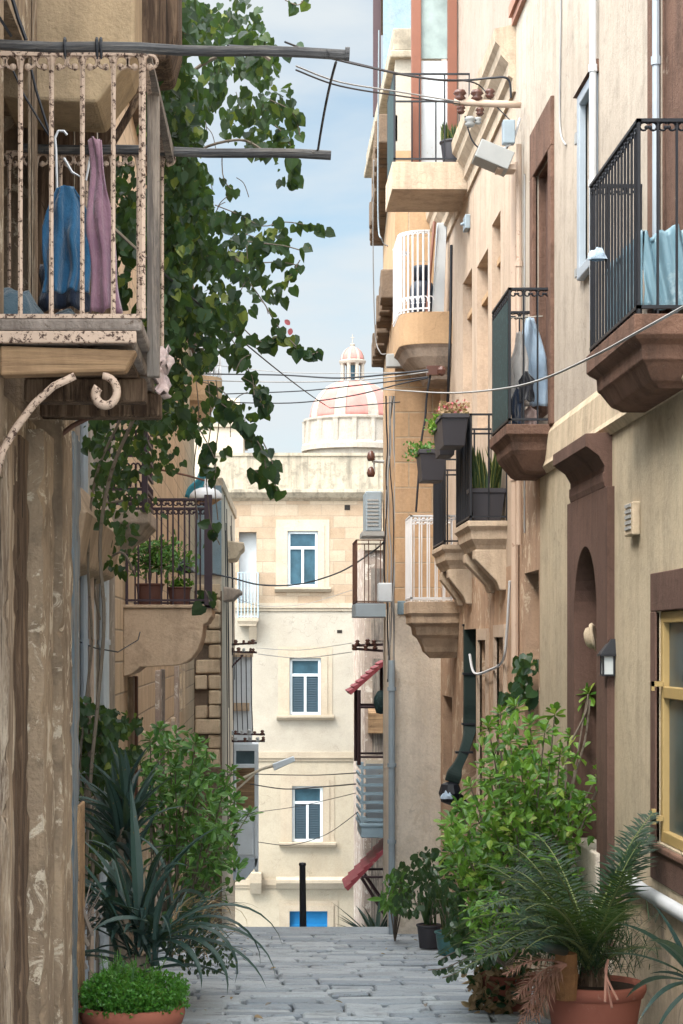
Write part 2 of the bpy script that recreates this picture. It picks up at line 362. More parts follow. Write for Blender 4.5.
# ------------------------------------------------------------------ walls
def wall(mb,fr,a0,a1,c0,c1,ops,T=3.0,r=.22):
    aa=sorted({a0,a1,*[x for o in ops for x in o[:2]]}); cc=sorted({c0,c1,*[x for o in ops for x in o[2:4]]})
    aa=[x for x in aa if a0<=x<=a1]; cc=[x for x in cc if c0<=x<=c1]
    for i in range(len(aa)-1):
        for j in range(len(cc)-1):
            ma,mc=(aa[i]+aa[i+1])/2,(cc[j]+cc[j+1])/2
            if any(o[0]<ma<o[1] and o[2]<mc<o[3] for o in ops): continue
            mb.add([fr(aa[i],0,cc[j]),fr(aa[i+1],0,cc[j]),fr(aa[i+1],0,cc[j+1]),fr(aa[i],0,cc[j+1])],[(0,1,2,3)])
    for o in ops:
        A,B,c,d=o[:4]; rr=o[4] if len(o)>4 else r
        p=[(A,c),(B,c),(B,d),(A,d)]
        for k in range(4):
            q,w=p[k],p[(k+1)%4]
            mb.add([fr(q[0],0,q[1]),fr(w[0],0,w[1]),fr(w[0],-rr,w[1]),fr(q[0],-rr,q[1])],[(0,1,2,3)])
        mb.add([fr(A,-rr,c),fr(B,-rr,c),fr(B,-rr,d),fr(A,-rr,d)],[(0,1,2,3)])
    mb.add([fr(a0,0,c0),fr(a1,0,c0),fr(a1,-T,c0),fr(a0,-T,c0),fr(a0,0,c1),fr(a1,0,c1),fr(a1,-T,c1),fr(a0,-T,c1)],
           [(4,5,6,7),(0,3,7,4),(1,2,6,5),(2,3,7,6)])
    return mb
def window(fr,o,par,fm,pm,rr=.22,fw=.06,mull=1,trans=None,name='window',louv=False,pane='pane'):
    A,B,c,d=o[:4]; m=MB(); b0,b1=-rr+.03,-rr+.09; g=.003
    m.fb(fr,A+g,A+fw,b0,b1,c+g,d-g); m.fb(fr,B-fw,B-g,b0,b1,c+g,d-g)
    m.fb(fr,A+fw,B-fw,b0,b1,c+g,c+fw); m.fb(fr,A+fw,B-fw,b0,b1,d-fw,d-g)
    top=d-fw
    if trans: m.fb(fr,A+fw,B-fw,b0,b1,trans-fw/2,trans+fw/2); 
    tt=trans-fw/2 if trans else top
    for i in range(mull):
        a=lerp(A,B,(i+1)/(mull+1)); m.fb(fr,a-fw*.45,a+fw*.45,b0,b1,c+fw,tt)
    w=m.build(name,fm,par,bevel=.006)
    q=MB(); q.fb(fr,A+fw*.6,B-fw*.6,b0+.005,b0+.02,c+fw*.6,d-fw*.6); q.build(pane,pm,w)
    if louv:
        q=MB(); edges=[A+fw]+[lerp(A,B,(i+1)/(mull+1)) for i in range(mull)]+[B-fw]
        for i in range(len(edges)-1):
            z=c+fw+.02
            while z<tt-.04:
                q.add([fr(edges[i]+.03,b0+.022,z+.03),fr(edges[i+1]-.03,b0+.022,z+.03),fr(edges[i+1]-.03,b0+.05,z),fr(edges[i]+.03,b0+.05,z)],[(0,1,2,3)]); z+=.045
        q.build('louvre',M['louvre'],w)
    return w
def moulded(mb,fr,a0,a1,bo,prof):
    """prof: (inset, c) from top down; lofted round three sides of a projecting slab"""
    rings=[]
    for ins,c in prof:
        k=min(ins,(a1-a0)/2-.02)
        rings.append([fr(a0+k,-.02,c),fr(a0+k,max(bo-ins*.8,.01),c),fr(a1-k,max(bo-ins*.8,.01),c),fr(a1-k,-.02,c)])
    b=len(mb.v)
    for r in rings: mb.v+=r
    for i in range(len(rings)-1):
        for j in range(4): mb.f.append((b+i*4+j,b+i*4+(j+1)%4,b+i*4+4+(j+1)%4,b+i*4+4+j))
    mb.f.append((b,b+1,b+2,b+3)); e=b+(len(rings)-1)*4; mb.f.append((e+3,e+2,e+1,e))
def scroll(mb,p,u,up,s,r,turn=1.6,n=16):
    """a small iron volute starting at p, running along u and curling"""
    pts=[]
    for i in range(n+1):
        t=i/n; a=t*turn*PI; rad=s*(1-.62*t)
        pts.append(p+u*(s*.0+rad*math.sin(a)+s*.3*t)+up*(-rad*math.cos(a)+s))
    mb.tube(pts,r,5)
def railing(par,path,z0,z1,m,step=.11,r=.008,scr=True,rail=.013,skip=()):
    """path: ground-plan points (x,y); returns railing part with balusters and scrolls as sub-parts (or part of par)"""
    rm=MB(); top=[V(p[0],p[1],z1) for p in path]; bot=[V(p[0],p[1],z0+.04) for p in path]
    for s in (bot,top):
        if s is top: rm.build('bottom_rail',m,par); rm=MB()
        for i in range(len(s)-1):
            d=(s[i+1]-s[i]).normalized(); q=Vector((-d.y,d.x,0))*rail
            a,b=s[i]-d*rail,s[i+1]+d*rail
            rm.hexa([a-q-V(0,0,rail*.7),b-q-V(0,0,rail*.7),b+q-V(0,0,rail*.7),a+q-V(0,0,rail*.7),a-q+V(0,0,rail*.7),b-q+V(0,0,rail*.7),b+q+V(0,0,rail*.7),a+q+V(0,0,rail*.7)])
    if scr:
        for i in range(len(top)-1):
            a,b=top[i],top[i+1]; d=(b-a); L=d.length; d.normalize(); n=max(1,round(L/step)); st=L/n
            for k in range(n):
                p=a+d*(st*(k+.5))
                for sg in (1,-1):
                    u=d*sg; pts=[]
                    for t in range(11):
                        an=t/10*1.75*PI; rad=st*.27*(1-.45*t/10)
                        pts.append(p+u*(st*.23)+u*rad*math.sin(an-.9)+V(0,0,-st*.34+rad*math.cos(an-.9)))
                    rm.tube(pts,r*.75,4)
                    rm.lathe(pts[-1],[(0,-r*1.5),(r*1.4,-r*.8),(r*1.6,0),(r*1.4,r*.8),(0,r*1.5)],6)
    rl=rm.build('railing',m,par)
    for i in range(len(top)-1):
        a,b=bot[i],bot[i+1]; d=(b-a); n=max(1,round(d.length/step))
        for k in range(n+(1 if i==len(top)-2 else 0)):
            if (i,k) in skip: continue
            p=a+d*(k/n); rr=r*(1.5 if k==0 else 1)
            t=MB(); t.tube([V(p.x,p.y,z0),V(p.x,p.y,z1)],rr,5); t.build('baluster',m,par)
    return rl

WR=2.35
fR=FR((WR,0,0),(0,1,0),(-1,0,0)); YB=18.5
# ---- right: nearest house
def tone(z,k): return (VY-z)/k
houseA=thing('house','grey plastered house on the right with ochre lower walls, brown door arch and iron balconies','house',(WR,10,-2.3))
top_=5.8
doorN=(9.6,11.85,1.9,4.6,.08); winM=(16.25,17.15,1.9,4.02,.12); slit=(14.08,14.52,2.74,3.92,.1)
m=MB(); wall(m,fR,5,YB,1.76,top_,[doorN,winM,slit]); m.build('upper_wall',M['greyplaster'],houseA)
m=MB(); wall(m,fR,5,YB,top_,7.0,[]); m.fb(fR,5,YB,-.01,.07,top_,top_+.1); m.fb(fR,5,YB,-.01,.04,top_-.07,top_); m.build('attic_wall',M['pinkplaster'],houseA)
m=MB()
m.extr([fR(5,-.1,1.44),fR(5,.015,1.41),fR(5,.055,1.46),fR(5,.04,1.5),fR(5,.03,1.72),fR(5,-.003,1.79),fR(5,-.1,1.79)],(0,16.9-5,0)); m.build('string_course',M['bandplaster'],houseA)
winA=(10.4,11.9,-1.17,.20,.11)
archw=(13.70,14.80,-1.44,.76,.5); slotl=(16.98,17.9,-2.4,.64,.35)
m=MB(); wall(m,fR,5,16.9,-4.2,1.42,[winA,archw]); m.build('lower_wall',M['yellowplaster'],houseA)
m=MB(); wall(m,fR,16.9,YB,-4.6,1.76,[slotl]); m.build('stone_pier',M['beigelow'],houseA)
# rough bare dado below the pipe
m=MB(); m.sheet(lambda u,v: fR(lerp(5,13.2,u),.03+.025*noise.noise(V(u*60,v*5,0)), lerp(-4,-1.52,v)),90,10); m.build('bare_dado',M['limerough'],houseA)
# window near the frame edge
w=window(fR,winA,houseA,M['yellowframe'],M['glass'],.11,.07,0,trans=-.28)
q=MB(); 
for i in (1,): 
    a=lerp(winA[0],winA[1],.60); q.fb(fR,a-.02,a+.02,-.075,-.05,winA[2]+.05,winA[3]-.05)
for c in (-.95,-.72,-.5,-.05): q.fb(fR,winA[0]+.05,winA[1]-.05,-.077,-.062,c-.009,c+.009)
q.build('glazing_bar',M['yellowframe'],w)
q=MB(); q.fb(fR,11.82,11.85,-.02,.045,-.245,-.215); q.fb(fR,11.82,11.85,.03,.045,-.27,-.215); q.build('shutter_hook',M['yellowframe'],w)
q=MB(); q.fb(fR,11.82,11.85,-.02,.045,-1.04,-1.01); q.fb(fR,11.82,11.85,.02,.045,-1.06,-.97); q.build('shutter_hook',M['yellowframe'],w)
m=MB()
for bx in ((10.1,12.05,.20,.43),(11.9,12.05,-1.19,.20),(10.1,10.4,-1.19,.20),(10.1,12.05,-1.40,-1.22)): m.fb(fR,bx[0],bx[1],-.02,.012,bx[2],bx[3])
for bx in ((11.886,11.899,-1.17,.199),(10.401,10.415,-1.17,.199),(10.415,11.886,.185,.199)): m.fb(fR,bx[0],bx[1],-.105,-.021,bx[2],bx[3])
m.build('window_surround',M['brownplaster'],houseA,bevel=.008)
m=MB(); m.fb(fR,10.3,12.0,-.1,.03,-1.22,-1.18); m.build('window_sill',M['brownstone'],houseA,bevel=.01)
# brown framed upper doors
m=MB()
for bx in ((9.4,12.05,4.6,4.85),(11.85,12.05,1.78,4.6),(9.4,9.6,1.78,4.6)): m.fb(fR,bx[0],bx[1],-.02,.03,bx[2],bx[3])
m.fb(fR,11.83,11.849,-.078,-.021,1.91,4.599)
m.build('door_surround',M['brownstone'],houseA,bevel=.008)
d=MB(); d.fb(fR,9.61,11.84,-.075,-.03,1.91,4.59); dd=d.build('balcony_door',M['brownstone'],houseA)
m=MB()
for bx in ((16.08,17.35,4.02,4.42),(17.15,17.35,1.78,4.02),(16.08,16.25,1.78,4.02)): m.fb(fR,bx[0],bx[1],-.02,.03,bx[2],bx[3])
for bx in ((17.13,17.149,1.91,4.019),(16.251,16.27,1.91,4.019),(16.27,17.13,4.0,4.019)): m.fb(fR,bx[0],bx[1],-.118,-.021,bx[2],bx[3])
m.build('door_surround',M['brownstone'],houseA,bevel=.008)
d=MB(); d.fb(fR,16.26,17.14,-.115,-.08,1.91,4.01)
dd=d.build('balcony_door',M['brownplaster'],houseA)
# narrow framed shutter window
w=MB()
for bx in ((13.98,14.08,2.66,4.0),(14.52,14.62,2.66,4.0),(14.08,14.52,3.92,4.0),(14.08,14.52,2.66,2.74)): w.fb(fR,bx[0],bx[1],-.02,.05,bx[2],bx[3])
w=w.build('window',M['pipegrey'],houseA,bevel=.008)
q=MB(); q.fb(fR,14.09,14.51,-.06,-.03,2.75,3.91); q.build('pane',M['greyglass'],w)
q=MB(); q.extr([fR(13.95,0,4.003),fR(13.95,.07,4.01),fR(13.95,.02,4.09),fR(13.95,0,4.09)],(0,.72,0)); q.build('hood',M['brownstone'],w)
q=MB(); q.fb(fR,14.66,14.73,0,.05,3.68,3.76); q.build('stay',M['greybox'],w); q=MB(); q.fb(fR,14.66,14.73,0,.05,2.70,2.76); q.build('stay',M['greybox'],w)
# arched door with pilaster surround
dr=MB()
cy,hw=14.25,.49; zs,zt=-1.42,.70
outer=[(13.62,-2.6),(13.62,1.02),(13.70,1.08),(13.72,1.30),(15.22,1.30),(15.22,1.05),(15.42,.98),(15.42,-2.6)]
# surround: strips left/right and arch infill, all 5cm proud
def arc(t): return (cy+hw*math.cos(t), .24+ .46*math.sin(t))
N_=18
pr=[];
for bb in (.05,-.46):
    for i in range(N_+1):
        t=PI*i/N_; pr.append(fR(arc(t)[0],bb,arc(t)[1]))
    for i in range(N_+1):
        pr.append(fR(lerp(14.9995,14.1205,0) if False else arc(PI*i/N_)[0],bb,1.06))
n1=N_+1; fs=[]
for i in range(N_):
    fs+= [(i,i+1,n1+i+1,n1+i),(2*n1+i,2*n1+i+1,3*n1+i+1,3*n1+i),(i,i+1,2*n1+i+1,2*n1+i)]
dr.add(pr,fs)
dr.fb(fR,13.33,cy-hw,-.46,.05,-3,1.06); dr.fb(fR,cy+hw,15.08,-.46,.05,-3,1.06)
dr.extr([fR(13.42,-.05,1.06),fR(13.42,.05,1.06),fR(13.42,.06,1.10),fR(13.42,.06,1.16),fR(13.42,.05,1.16),fR(13.42,.05,1.2),fR(13.42,.09,1.27),fR(13.42,.17,1.33),fR(13.42,.18,1.33),fR(13.42,.18,1.42),fR(13.42,-.05,1.43)],(0,1.50,0))
dr.build('door_arch',M['brownplaster'],houseA,bevel=.004)
d=MB(); d.fb(fR,13.77,14.73,-.24,-.20,-1.41,.715); d.fb(fR,14.235,14.265,-.20,-.18,-1.41,.1); d.fb(fR,13.77,14.73,-.20,-.16,.06,.12)
for a in (13.84,14.34): d.fb(fR,a,a+.31,-.20,-.185,-1.2,-.6); d.fb(fR,a,a+.31,-.20,-.185,-.45,0)
door=d.build('door',M['brownplaster'],houseA,bevel=.006)
m=MB(); m.lathe(fR(14.31,-.16,-.45),[(0,-.03),(.03,-.02),(.035,0),(.03,.02),(0,.03)],10); m.build('knob',M['rustbrown'],door,smooth=True)
for (b_,z1,y0_,y1_) in ((.32,-2.44,13.0,15.0),(.19,-2.1,13.3,15.0),(.12,-1.76,13.5,14.98),(.08,-1.42,13.62,14.9)):
    m=MB(); m.fb(fR,y0_,y1_,-.1,b_,-3.3,z1); m.build('doorstep',M['limewhite'],houseA,bevel=.012)

def balcony(par,fr,a0,a1,bo,c,prof,sm,rm,h,step,r=.008,scr=True,label=None,ins=.03):
    m=MB(); moulded(m,fr,a0,a1,bo,[(i,c+z) for i,z in prof]); b=m.build('balcony',sm,par,bevel=.006)
    if label: b['label']=label
    pts=[fr(a0+ins,0,0),fr(a0+ins,bo-ins,0),fr(a1-ins,bo-ins,0),fr(a1-ins,0,0)]
    railing(b,[(p.x,p.y) for p in pts],c,c+h,rm,step,r,scr)
    return b
profN=[(0,0),(0,-.11),(.02,-.13),(.06,-.155),(.065,-.16),(.07,-.235),(.09,-.25),(.15,-.33),(.16,-.34),(.2,-.36),(.22,-.375)]
bN=balcony(houseA,fR,10.8,12.4,.34,1.79,profN,M['brownstone'],M['black'],1.05,.105,label='brown moulded balcony with tall black railing at the right edge')
profM=[(0,0),(0,-.08),(.03,-.10),(.06,-.14),(.07,-.20),(.09,-.23),(.14,-.29),(.15,-.30),(.2,-.36),(.24,-.38)]
bM=balcony(houseA,fR,16.2,17.4,.37,1.79,profM,M['brownstone'],M['black'],1.1,.115,.008,label='brown moulded balcony with laundry behind its railing')
sc=MB(); sc.fb(fR,16.27,17.33,.348,.353,1.84,2.80); sc.build('privacy_screen',M['greenmesh'],bM)

# ---- right: second house, beige
houseB=thing('house','beige house with narrow slot windows, corbelled balconies and plant boxes','house',(WR,22,-3))
opsB=[]
def yk(px,X=WR): return F*X/(px-VX)
for (xa,xb,zt,zb) in ((463,472,276,440),(477,488,258,430),(492,500.5,218,330)):
    ya,yb=yk(xb),yk(xa); k=F/((ya+yb)/2); opsB.append((ya,yb,(VY-zb)/k,(VY-zt)/k,.2))
m=MB(); wall(m,fR,YB,26.3,.75,5.2,opsB,T=5); m.build('upper_wall',M['beige'],houseB)
m=MB(); wall(m,fR,YB,26.3,5.2,8.7,[],T=5); m.build('attic_wall',plaster('pale_pink_plaster',(.47,.385,.335),(.43,.355,.305),(.35,.27,.2),.3,seed=33),houseB)
m=MB()
m.extr([fR(YB,-.05,5.12),fR(YB,.03,5.12),fR(YB,.03,5.24),fR(YB,.07,5.27),fR(YB,.07,5.38),fR(YB,.14,5.46),fR(YB,.15,5.54),fR(YB,.19,5.58),fR(YB,.20,5.70),fR(YB,-.05,5.76)],(0,7.8,0))
cn=m.build('cornice',M['creamslab'],houseB)
opsL=[]
for (xa,xb,zt,zb) in ((480,488,640,900),(497,506,637,800)):
    ya,yb=yk(xb),yk(xa); k=F/((ya+yb)/2); opsL.append((ya,yb,(VY-zb)/k,(VY-zt)/k,.25))
doorB=(yk(476),yk(462.5),-3.0,.18,.3); doorB2=(yk(452),yk(443),-3.6,-.65,.3)
m=MB(); wall(m,fR,YB,26.3,-4.6,.75,opsL+[doorB,doorB2],T=5); m.build('lower_wall',M['beigelow'],houseB)
for o_ in opsB:
    q=MB(); q.fb(fR,o_[0]+.003,o_[1]-.003,-.19,-.16,o_[2]+.003,o_[3]-.35); q.fb(fR,o_[0]+.003,o_[1]-.003,-.19,-.05,o_[3]-.42,o_[3]-.36)
    q.build('window',M['orange'],houseB)
for o_ in opsL:
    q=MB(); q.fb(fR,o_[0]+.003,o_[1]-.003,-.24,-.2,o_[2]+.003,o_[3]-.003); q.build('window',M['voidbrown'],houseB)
    q=MB(); q.fb(fR,o_[0]-.09,o_[0],-.02,.03,o_[2],o_[3]+.12); q.fb(fR,o_[1],o_[1]+.09,-.02,.03,o_[2],o_[3]+.12); q.fb(fR,o_[0],o_[1],-.02,.03,o_[3],o_[3]+.12); q.build('window_surround',M['beige'],houseB)
for o_ in (doorB,doorB2):
    q=MB(); q.fb(fR,o_[0]+.003,o_[1]-.003,-.29,-.25,o_[2]+.003,o_[3]-.003); q.build('door',M['black'] if o_ is doorB else M['woodbrown'],houseB)
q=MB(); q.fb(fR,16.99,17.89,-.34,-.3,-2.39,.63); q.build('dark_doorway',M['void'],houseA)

# top balcony: plain cream slab with thin rail
profS=[(0,0),(0,-.30),(.0,-.31)]
bT=balcony(houseB,fR,22.6,23.8,.88,5.46,profS,M['creamslab'],M['black'],1.0,.26,.009,False,'plain cream balcony slab with thin black rail')
sc=MB(); sc.fb(fR,22.67,23.74,.856,.861,5.5,6.44); sc.build('privacy_screen',M['greenmesh'],bT)
# glazed timber gallery beyond it
gal=MB(); G0=23.92
for x in (1.79,2.22): gal.box(x,x+.115,G0,G0+.12,5.47,9.3)
gal.box(1.905,2.22,G0+.01,G0+.11,5.47,5.6); gal.box(1.76,2.34,G0-.01,24.3,9.3,9.45)
ga=gal.build('timber_gallery',M['woodred'],houseB,bevel=.006)
q=MB(); q.box(1.905,2.22,G0+.05,G0+.08,5.6,7.0); q.build('panel',M['galwhite'],ga)
q=MB(); q.box(1.905,2.22,G0+.05,G0+.08,7.03,9.3); q.build('pane',M['greyglass'],ga)
q=MB(); q.box(1.76,2.34,G0-.005,24.4,5.33,5.46); q.build('floor_slab',M['creamslab'],ga)

# bowed white balcony
def bowed(par,y0,y1,bo,z,hz,h,label):
    pl=[]; n=14; yc=(y0+y1)/2
    for i in range(n+1):
        t=i/n*PI/2; pl.append((WR-bo+ (bo*.55)*(1-math.sin(t)), y0+ (bo*.55)*(1-math.cos(t))))
    plan=[(WR+.02,y0)]+pl[::-1][:0]+[(WR-bo+bo*.55,y0)]+[(WR-bo+bo*.55*(1-math.sin(i/8*PI/2)), y0+bo*.55*(1-math.cos(i/8*PI/2))) for i in range(1,9)]+[(WR-bo,y1-.2),(WR-bo+.2,y1),(WR+.02,y1)]
    m=MB(); m.extr([(p[0],p[1],z-hz) for p in plan],(0,0,hz)); b=m.build('balcony',M['orange'],par,bevel=.01); b['label']=label
    m=MB(); cx_=WR; rings=[]
    base=len(m.v)
    L=[(1,0),(.93,-.04),(.84,-.14),(.66,-.26),(.48,-.34),(.44,-.40),(.3,-.42)]
    for s,dz in L:
        for p in plan: m.v.append(V(WR+(p[0]-WR)*s, yc+(p[1]-yc)*(s*.6+.4 if s>.5 else s*.9+.2), z-hz+dz))
    k=len(plan)
    for i in range(len(L)-1):
        for j in range(k): m.f.append((i*k+j,i*k+(j+1)%k,(i+1)*k+(j+1)%k,(i+1)*k+j))
    m.f.append(tuple(range((len(L)-1)*k,len(L)*k)))
    m.build('corbel',M['greystone'],b,smooth=False)
    railing(b,plan[1:-1],z,z+h,M['whiteiron'],.1,.009,True)
    sc_=MB()
    for i in range(1,len(plan)-2):
        a,c_=V(*plan[i],z+.14),V(*plan[i+1],z+.14); n_=max(1,round((c_-a).length/.2)); d=(c_-a).normalized()
        for q in range(n_):
            p=a+(c_-a)*((q+.5)/n_)
            for sg in (1,-1):
                sc_.tube([p+d*sg*(.05+.045*math.cos(t/9*1.6*PI)*(1-t/18))+V(0,0,.06*math.sin(t/9*1.6*PI)*(1-t/18)) for t in range(10)],.007,4)
    sc_.build('scrollwork',M['whiteiron'],b)
    return b
bowed(houseB,24.7,26.1,.64,4.12,.40,1.0,'orange bowed balcony with white scrolled railing')

# balconies on stepped corbels
def corbelled(fr,a0,a1,bo,c,rm,h,gm,label,sm):
    b=MB(); moulded(b,fr,a0,a1,bo,[(0,c),(0,c-.05),(.04,c-.09),(.05,c-.17),(.1,c-.23),(.12,c-.27)]); b=b.build('balcony',sm,houseB,bevel=.005); b['label']=label
    for a in (a0+.1,a1-.34):
        q=MB(); q.extr([fr(a,-.01,c-.27),fr(a,bo-.08,c-.27),fr(a,bo-.08,c-.36),fr(a,.09,c-.58),fr(a,.06,c-.66),fr(a,-.01,c-.66)],fr(a+.24,0,0)-fr(a,0,0)); q.build('corbel',sm,b,bevel=.01)
    pts=[fr(a0+.02,0,0),fr(a0+.02,bo-.03,0),fr(a1-.02,bo-.03,0),fr(a1-.02,0,0)]
    railing(b,[(p.x,p.y) for p in pts],c,c+h,rm,.17,.010,False)
    q=MB(); q.fb(fr,a0+.06,a1-.04,bo-.045,bo-.04,c+.04,c+h-.04); q.build('privacy_screen',gm,b)
    q=MB(); q.tube([fr(a0+.02,.02,c+h*.82),fr(a0+.02,bo-.03,c+h*.82)],.01,5); q.build('crossbar',rm,b)
    return b
bS=corbelled(fR,19.15,20.5,.38,1.19,M['black'],1.02,M['greenmesh'],'cream corbelled balcony holding the snake plant',M['creamslab'])
bP=corbelled(fR,22.3,23.7,.34,1.12,M['black'],.95,M['greenmesh'],'cream corbelled balcony, the farther one with a plant box on its rail',M['creamslab'])
# low white wrought balcony with carved corbel
m=MB(); moulded(m,fR,23.8,24.7,.60,[(0,.52),(0,.38),(.03,.34),(.03,.26),(.10,.22),(.12,.12),(.18,.08),(.24,-.02),(.26,-.08),(.36,-.16)]); bW=m.build('balcony',M['stone'],houseB,bevel=.008); bW['label']='carved grey stone balcony with white wrought railing'
railing(bW,[(WR,23.83),(WR-.57,23.83),(WR-.57,24.67),(WR,24.67)],.52,1.54,M['whiteiron'],.09,.009,True)

# ---- right: corner house with front face
fC=FR((0,26.3,0),(1,0,0),(0,-1,0))
houseC=thing('house','corner house with orange ashlar above and rough pale limestone below','house',(2.0,26.3,-3.8))
m=MB(); 
def cbox(m,z0,z1):
    m.hexa([(1.75,26.3,z0),(6,26.3,z0),(6,33,z0),(2.0,33,z0),(1.75,26.3,z1),(6,26.3,z1),(6,33,z1),(2.0,33,z1)])
cbox(m,.55,6.5); m.build('upper_wall',M['orangeashlar'],houseC)
m=MB(); cbox(m,-5.5,.55); m.build('lower_wall',M['limewhite'],houseC)
m=MB(); cbox(m,6.5,7.7); m.build('attic_wall',M['whitewall'],houseC)
m=MB(); m.box(1.68,6,26.2,33,7.7,7.8); m.box(1.72,6,26.24,33,7.8,8.1); m.build('parapet',M['parapet'],houseC,bevel=.02)
for (z,pr_) in ((6.6,.24),(4.55,.18)):
    m=MB(); n=22; m.hexa([(1.70,26.32,z+.02),(2,26.32,z+.02),(2.3,33,z+.02),(1.95,33,z+.02),(1.70,26.32,z+.3),(2,26.32,z+.3),(2.3,33,z+.3),(1.95,33,z+.3)])
    for i in range(n):
        t=i/n; t2=(i+.97)/n; x0=lerp(1.75,2.0,t); 
        if z<5 and i%5==3: continue
        dz=R.uniform(-.03,.03); e=R.uniform(-.03,.03)
        m.hexa([(x0-pr_-e,lerp(26.3,33,t),z+dz),(x0+.05,lerp(26.3,33,t),z+dz),(x0+.1,lerp(26.3,33,t2),z+dz),(x0-pr_-e+.01,lerp(26.3,33,t2),z+dz)]+[(x0-pr_-e,lerp(26.3,33,t),z+dz+.38),(x0+.05,lerp(26.3,33,t),z+dz+.38),(x0+.1,lerp(26.3,33,t2),z+dz+.38),(x0-pr_-e+.01,lerp(26.3,33,t2),z+dz+.38)])
    m.build('cornice',M['darkstone'],houseC,bevel=.02)
m=MB(); m.fb(fC,1.78,2.35,0,.04,.40,.58); m.build('string_course',M['bluewall'],houseC,bevel=.01)
blue=thing('house','tall pale blue house rising behind the corner house','house',(3,34,-5))
m=MB(); m.hexa([(2.0,33.05,-7),(6,33.05,-7),(6,41,-7),(2.52,41,-7),(2.0,33.05,12.5),(6,33.05,12.5),(6,41,12.5),(2.52,41,12.5)]); m.build('wall',M['bluewall'],blue)
m=MB(); m.hexa([(1.85,32.95,12.5),(6,32.95,12.5),(6,41,12.5),(2.4,41,12.5),(1.85,32.95,12.8),(6,32.95,12.8),(6,41,12.8),(2.4,41,12.8)]); m.build('cornice',M['darkstone'],blue)
m=MB(); m.box(1.85,1.975,33.2,33.35,8.8,12.5); m.build('downpipe',M['redframe'],blue)
endh=thing('house','peeling house beyond the stair, seen behind the red awnings','house',(3,44.4,-9))
m=MB(); m.box(2.29,7,44.4,50,-10,2.25); m.build('wall',M['peel'],endh)
fE=FR((0,44.4,0),(1,0,0),(0,-1,0))
m=MB(); m.fb(fE,2.2,7,0,.1,2.1,2.4); m.fb(fE,2.29,7,0,.05,-2.7,-2.55); m.build('string_course',M['trimcream'],endh)
for (a,b,c,d) in ((2.45,2.75,-2.4,-.3),(2.42,2.78,-6.6,-3.3),(2.42,2.78,.1,1.7)):
    q=MB(); q.fb(fE,a,b,0,.03,c,d); q.build('shutter',M['woodgrey'],endh)
q=MB(); q.extr([fE(2.35,.0,-1.95),fE(2.35,.2,-1.95),fE(2.35,.24,-1.5),fE(2.35,.0,-1.3)],(.55,0,0)); q.build('awning',M['woodtan'],endh)

# ---- far facade
YD=52.6; fD=FR((0,YD,0),(1,0,0),(0,-1,0)); KD=F/YD
def dx(px): return (px-VX)/KD
def dz(py): return (VY-py)/KD
houseD=thing('apartment_building','three storey cream facade closing the street, with stained parapet and blue-framed windows','building',(dx(306),YD,-9.6))
wins=[(287.5,318,531,587),(289.5,321,658,715),(292,323,786,842)]
opsD=[(dx(a),dx(b),dz(d),dz(c),.14) for a,b,c,d in wins]
doorD=(dx(289.5),dx(327.5),-9.6,dz(911),.18)
rec=(dx(239),dx(256.5),dz(618),dz(532),.35)
m=MB(); wall(m,fD,dx(205),8,dz(607),dz(495),[opsD[0],rec],T=6); m.build('upper_wall',M['paleashlar'],houseD)
m=MB(); wall(m,fD,dx(205),8,dz(755),dz(607),[opsD[1]],T=6); m.build('middle_wall',M['whitewall'],houseD)
m=MB(); wall(m,fD,dx(205),8,-9.8,dz(755),[opsD[2],doorD],T=6); m.build('lower_wall',M['creamwall'],houseD)
m=MB(); m.fb(fD,dx(205),8,-.4,.02,dz(495),dz(456)); 
for px in range(232,400,29): m.fb(fD,dx(px)-.02,dx(px)+.02,.02,.035,dz(493),dz(458))
m.fb(fD,dx(205),8,-.42,.06,dz(456),dz(453)); m.build('parapet',M['parapet'],houseD)
m=MB(); m.extr([fD(dx(205),0,dz(501)),fD(dx(205),.14,dz(498)),fD(dx(205),.26,dz(493)),fD(dx(205),.26,dz(490)),fD(dx(205),0,dz(489))],(8-dx(205),0,0)); m.build('cornice',M['parapet'],houseD)
for (pa,pb,nm) in ((608,603,1),(758,752,2),(885,879,3)):
    m=MB(); m.fb(fD,dx(205),8,-.01,.07,dz(pa),dz(pb)); m.fb(fD,dx(205),8,-.01,.035,dz(pa+3),dz(pa)); m.build('string_course',M['trimcream'],houseD)
for i,o_ in enumerate(opsD):
    A,B,c,d=o_[:4]
    window(fD,o_,houseD,M['framewhite'],M['blueglass'],.14,.075,1,trans=d-(d-c)*.30,louv=i>0)
    m=MB(); w_=.17; t=.03
    m.fb(fD,A-w_,A,-.01,t,c,d+w_); m.fb(fD,B,B+w_,-.01,t,c,d+w_); m.fb(fD,A,B,-.01,t,d,d+w_)
    w2=.30; m.fb(fD,A-w2,A-w_,-.01,.014,c,d+w2); m.fb(fD,B+w_,B+w2,-.01,.014,c,d+w2); m.fb(fD,A-w_,B+w_,-.01,.014,d+w_,d+w2)
    m.build('window_surround',M['trimcream'],houseD)
    m=MB(); m.extr([fD(A-.34,0,c-.13),fD(A-.34,.05,c-.13),fD(A-.34,.12,c-.07),fD(A-.34,.16,c-.06),fD(A-.34,.16,c-.003),fD(A-.34,-.1,c+.001)],(B-A+.68,0,0)); m.build('window_sill',M['trimcream'],houseD)
A,B,c,d=doorD[:4]
q=MB(); q.fb(fD,A+.003,B-.003,-.16,-.10,c,d-.003); q.fb(fD,A+.07,A+.47,-.1,-.085,c,d-.45); q.fb(fD,B-.47,B-.07,-.1,-.085,c,d-.45); q.fb(fD,A+.003,B-.003,-.1,-.06,d-.42,d-.36); q.build('door',M['bluedoor'],houseD)
m=MB(); w_=.16
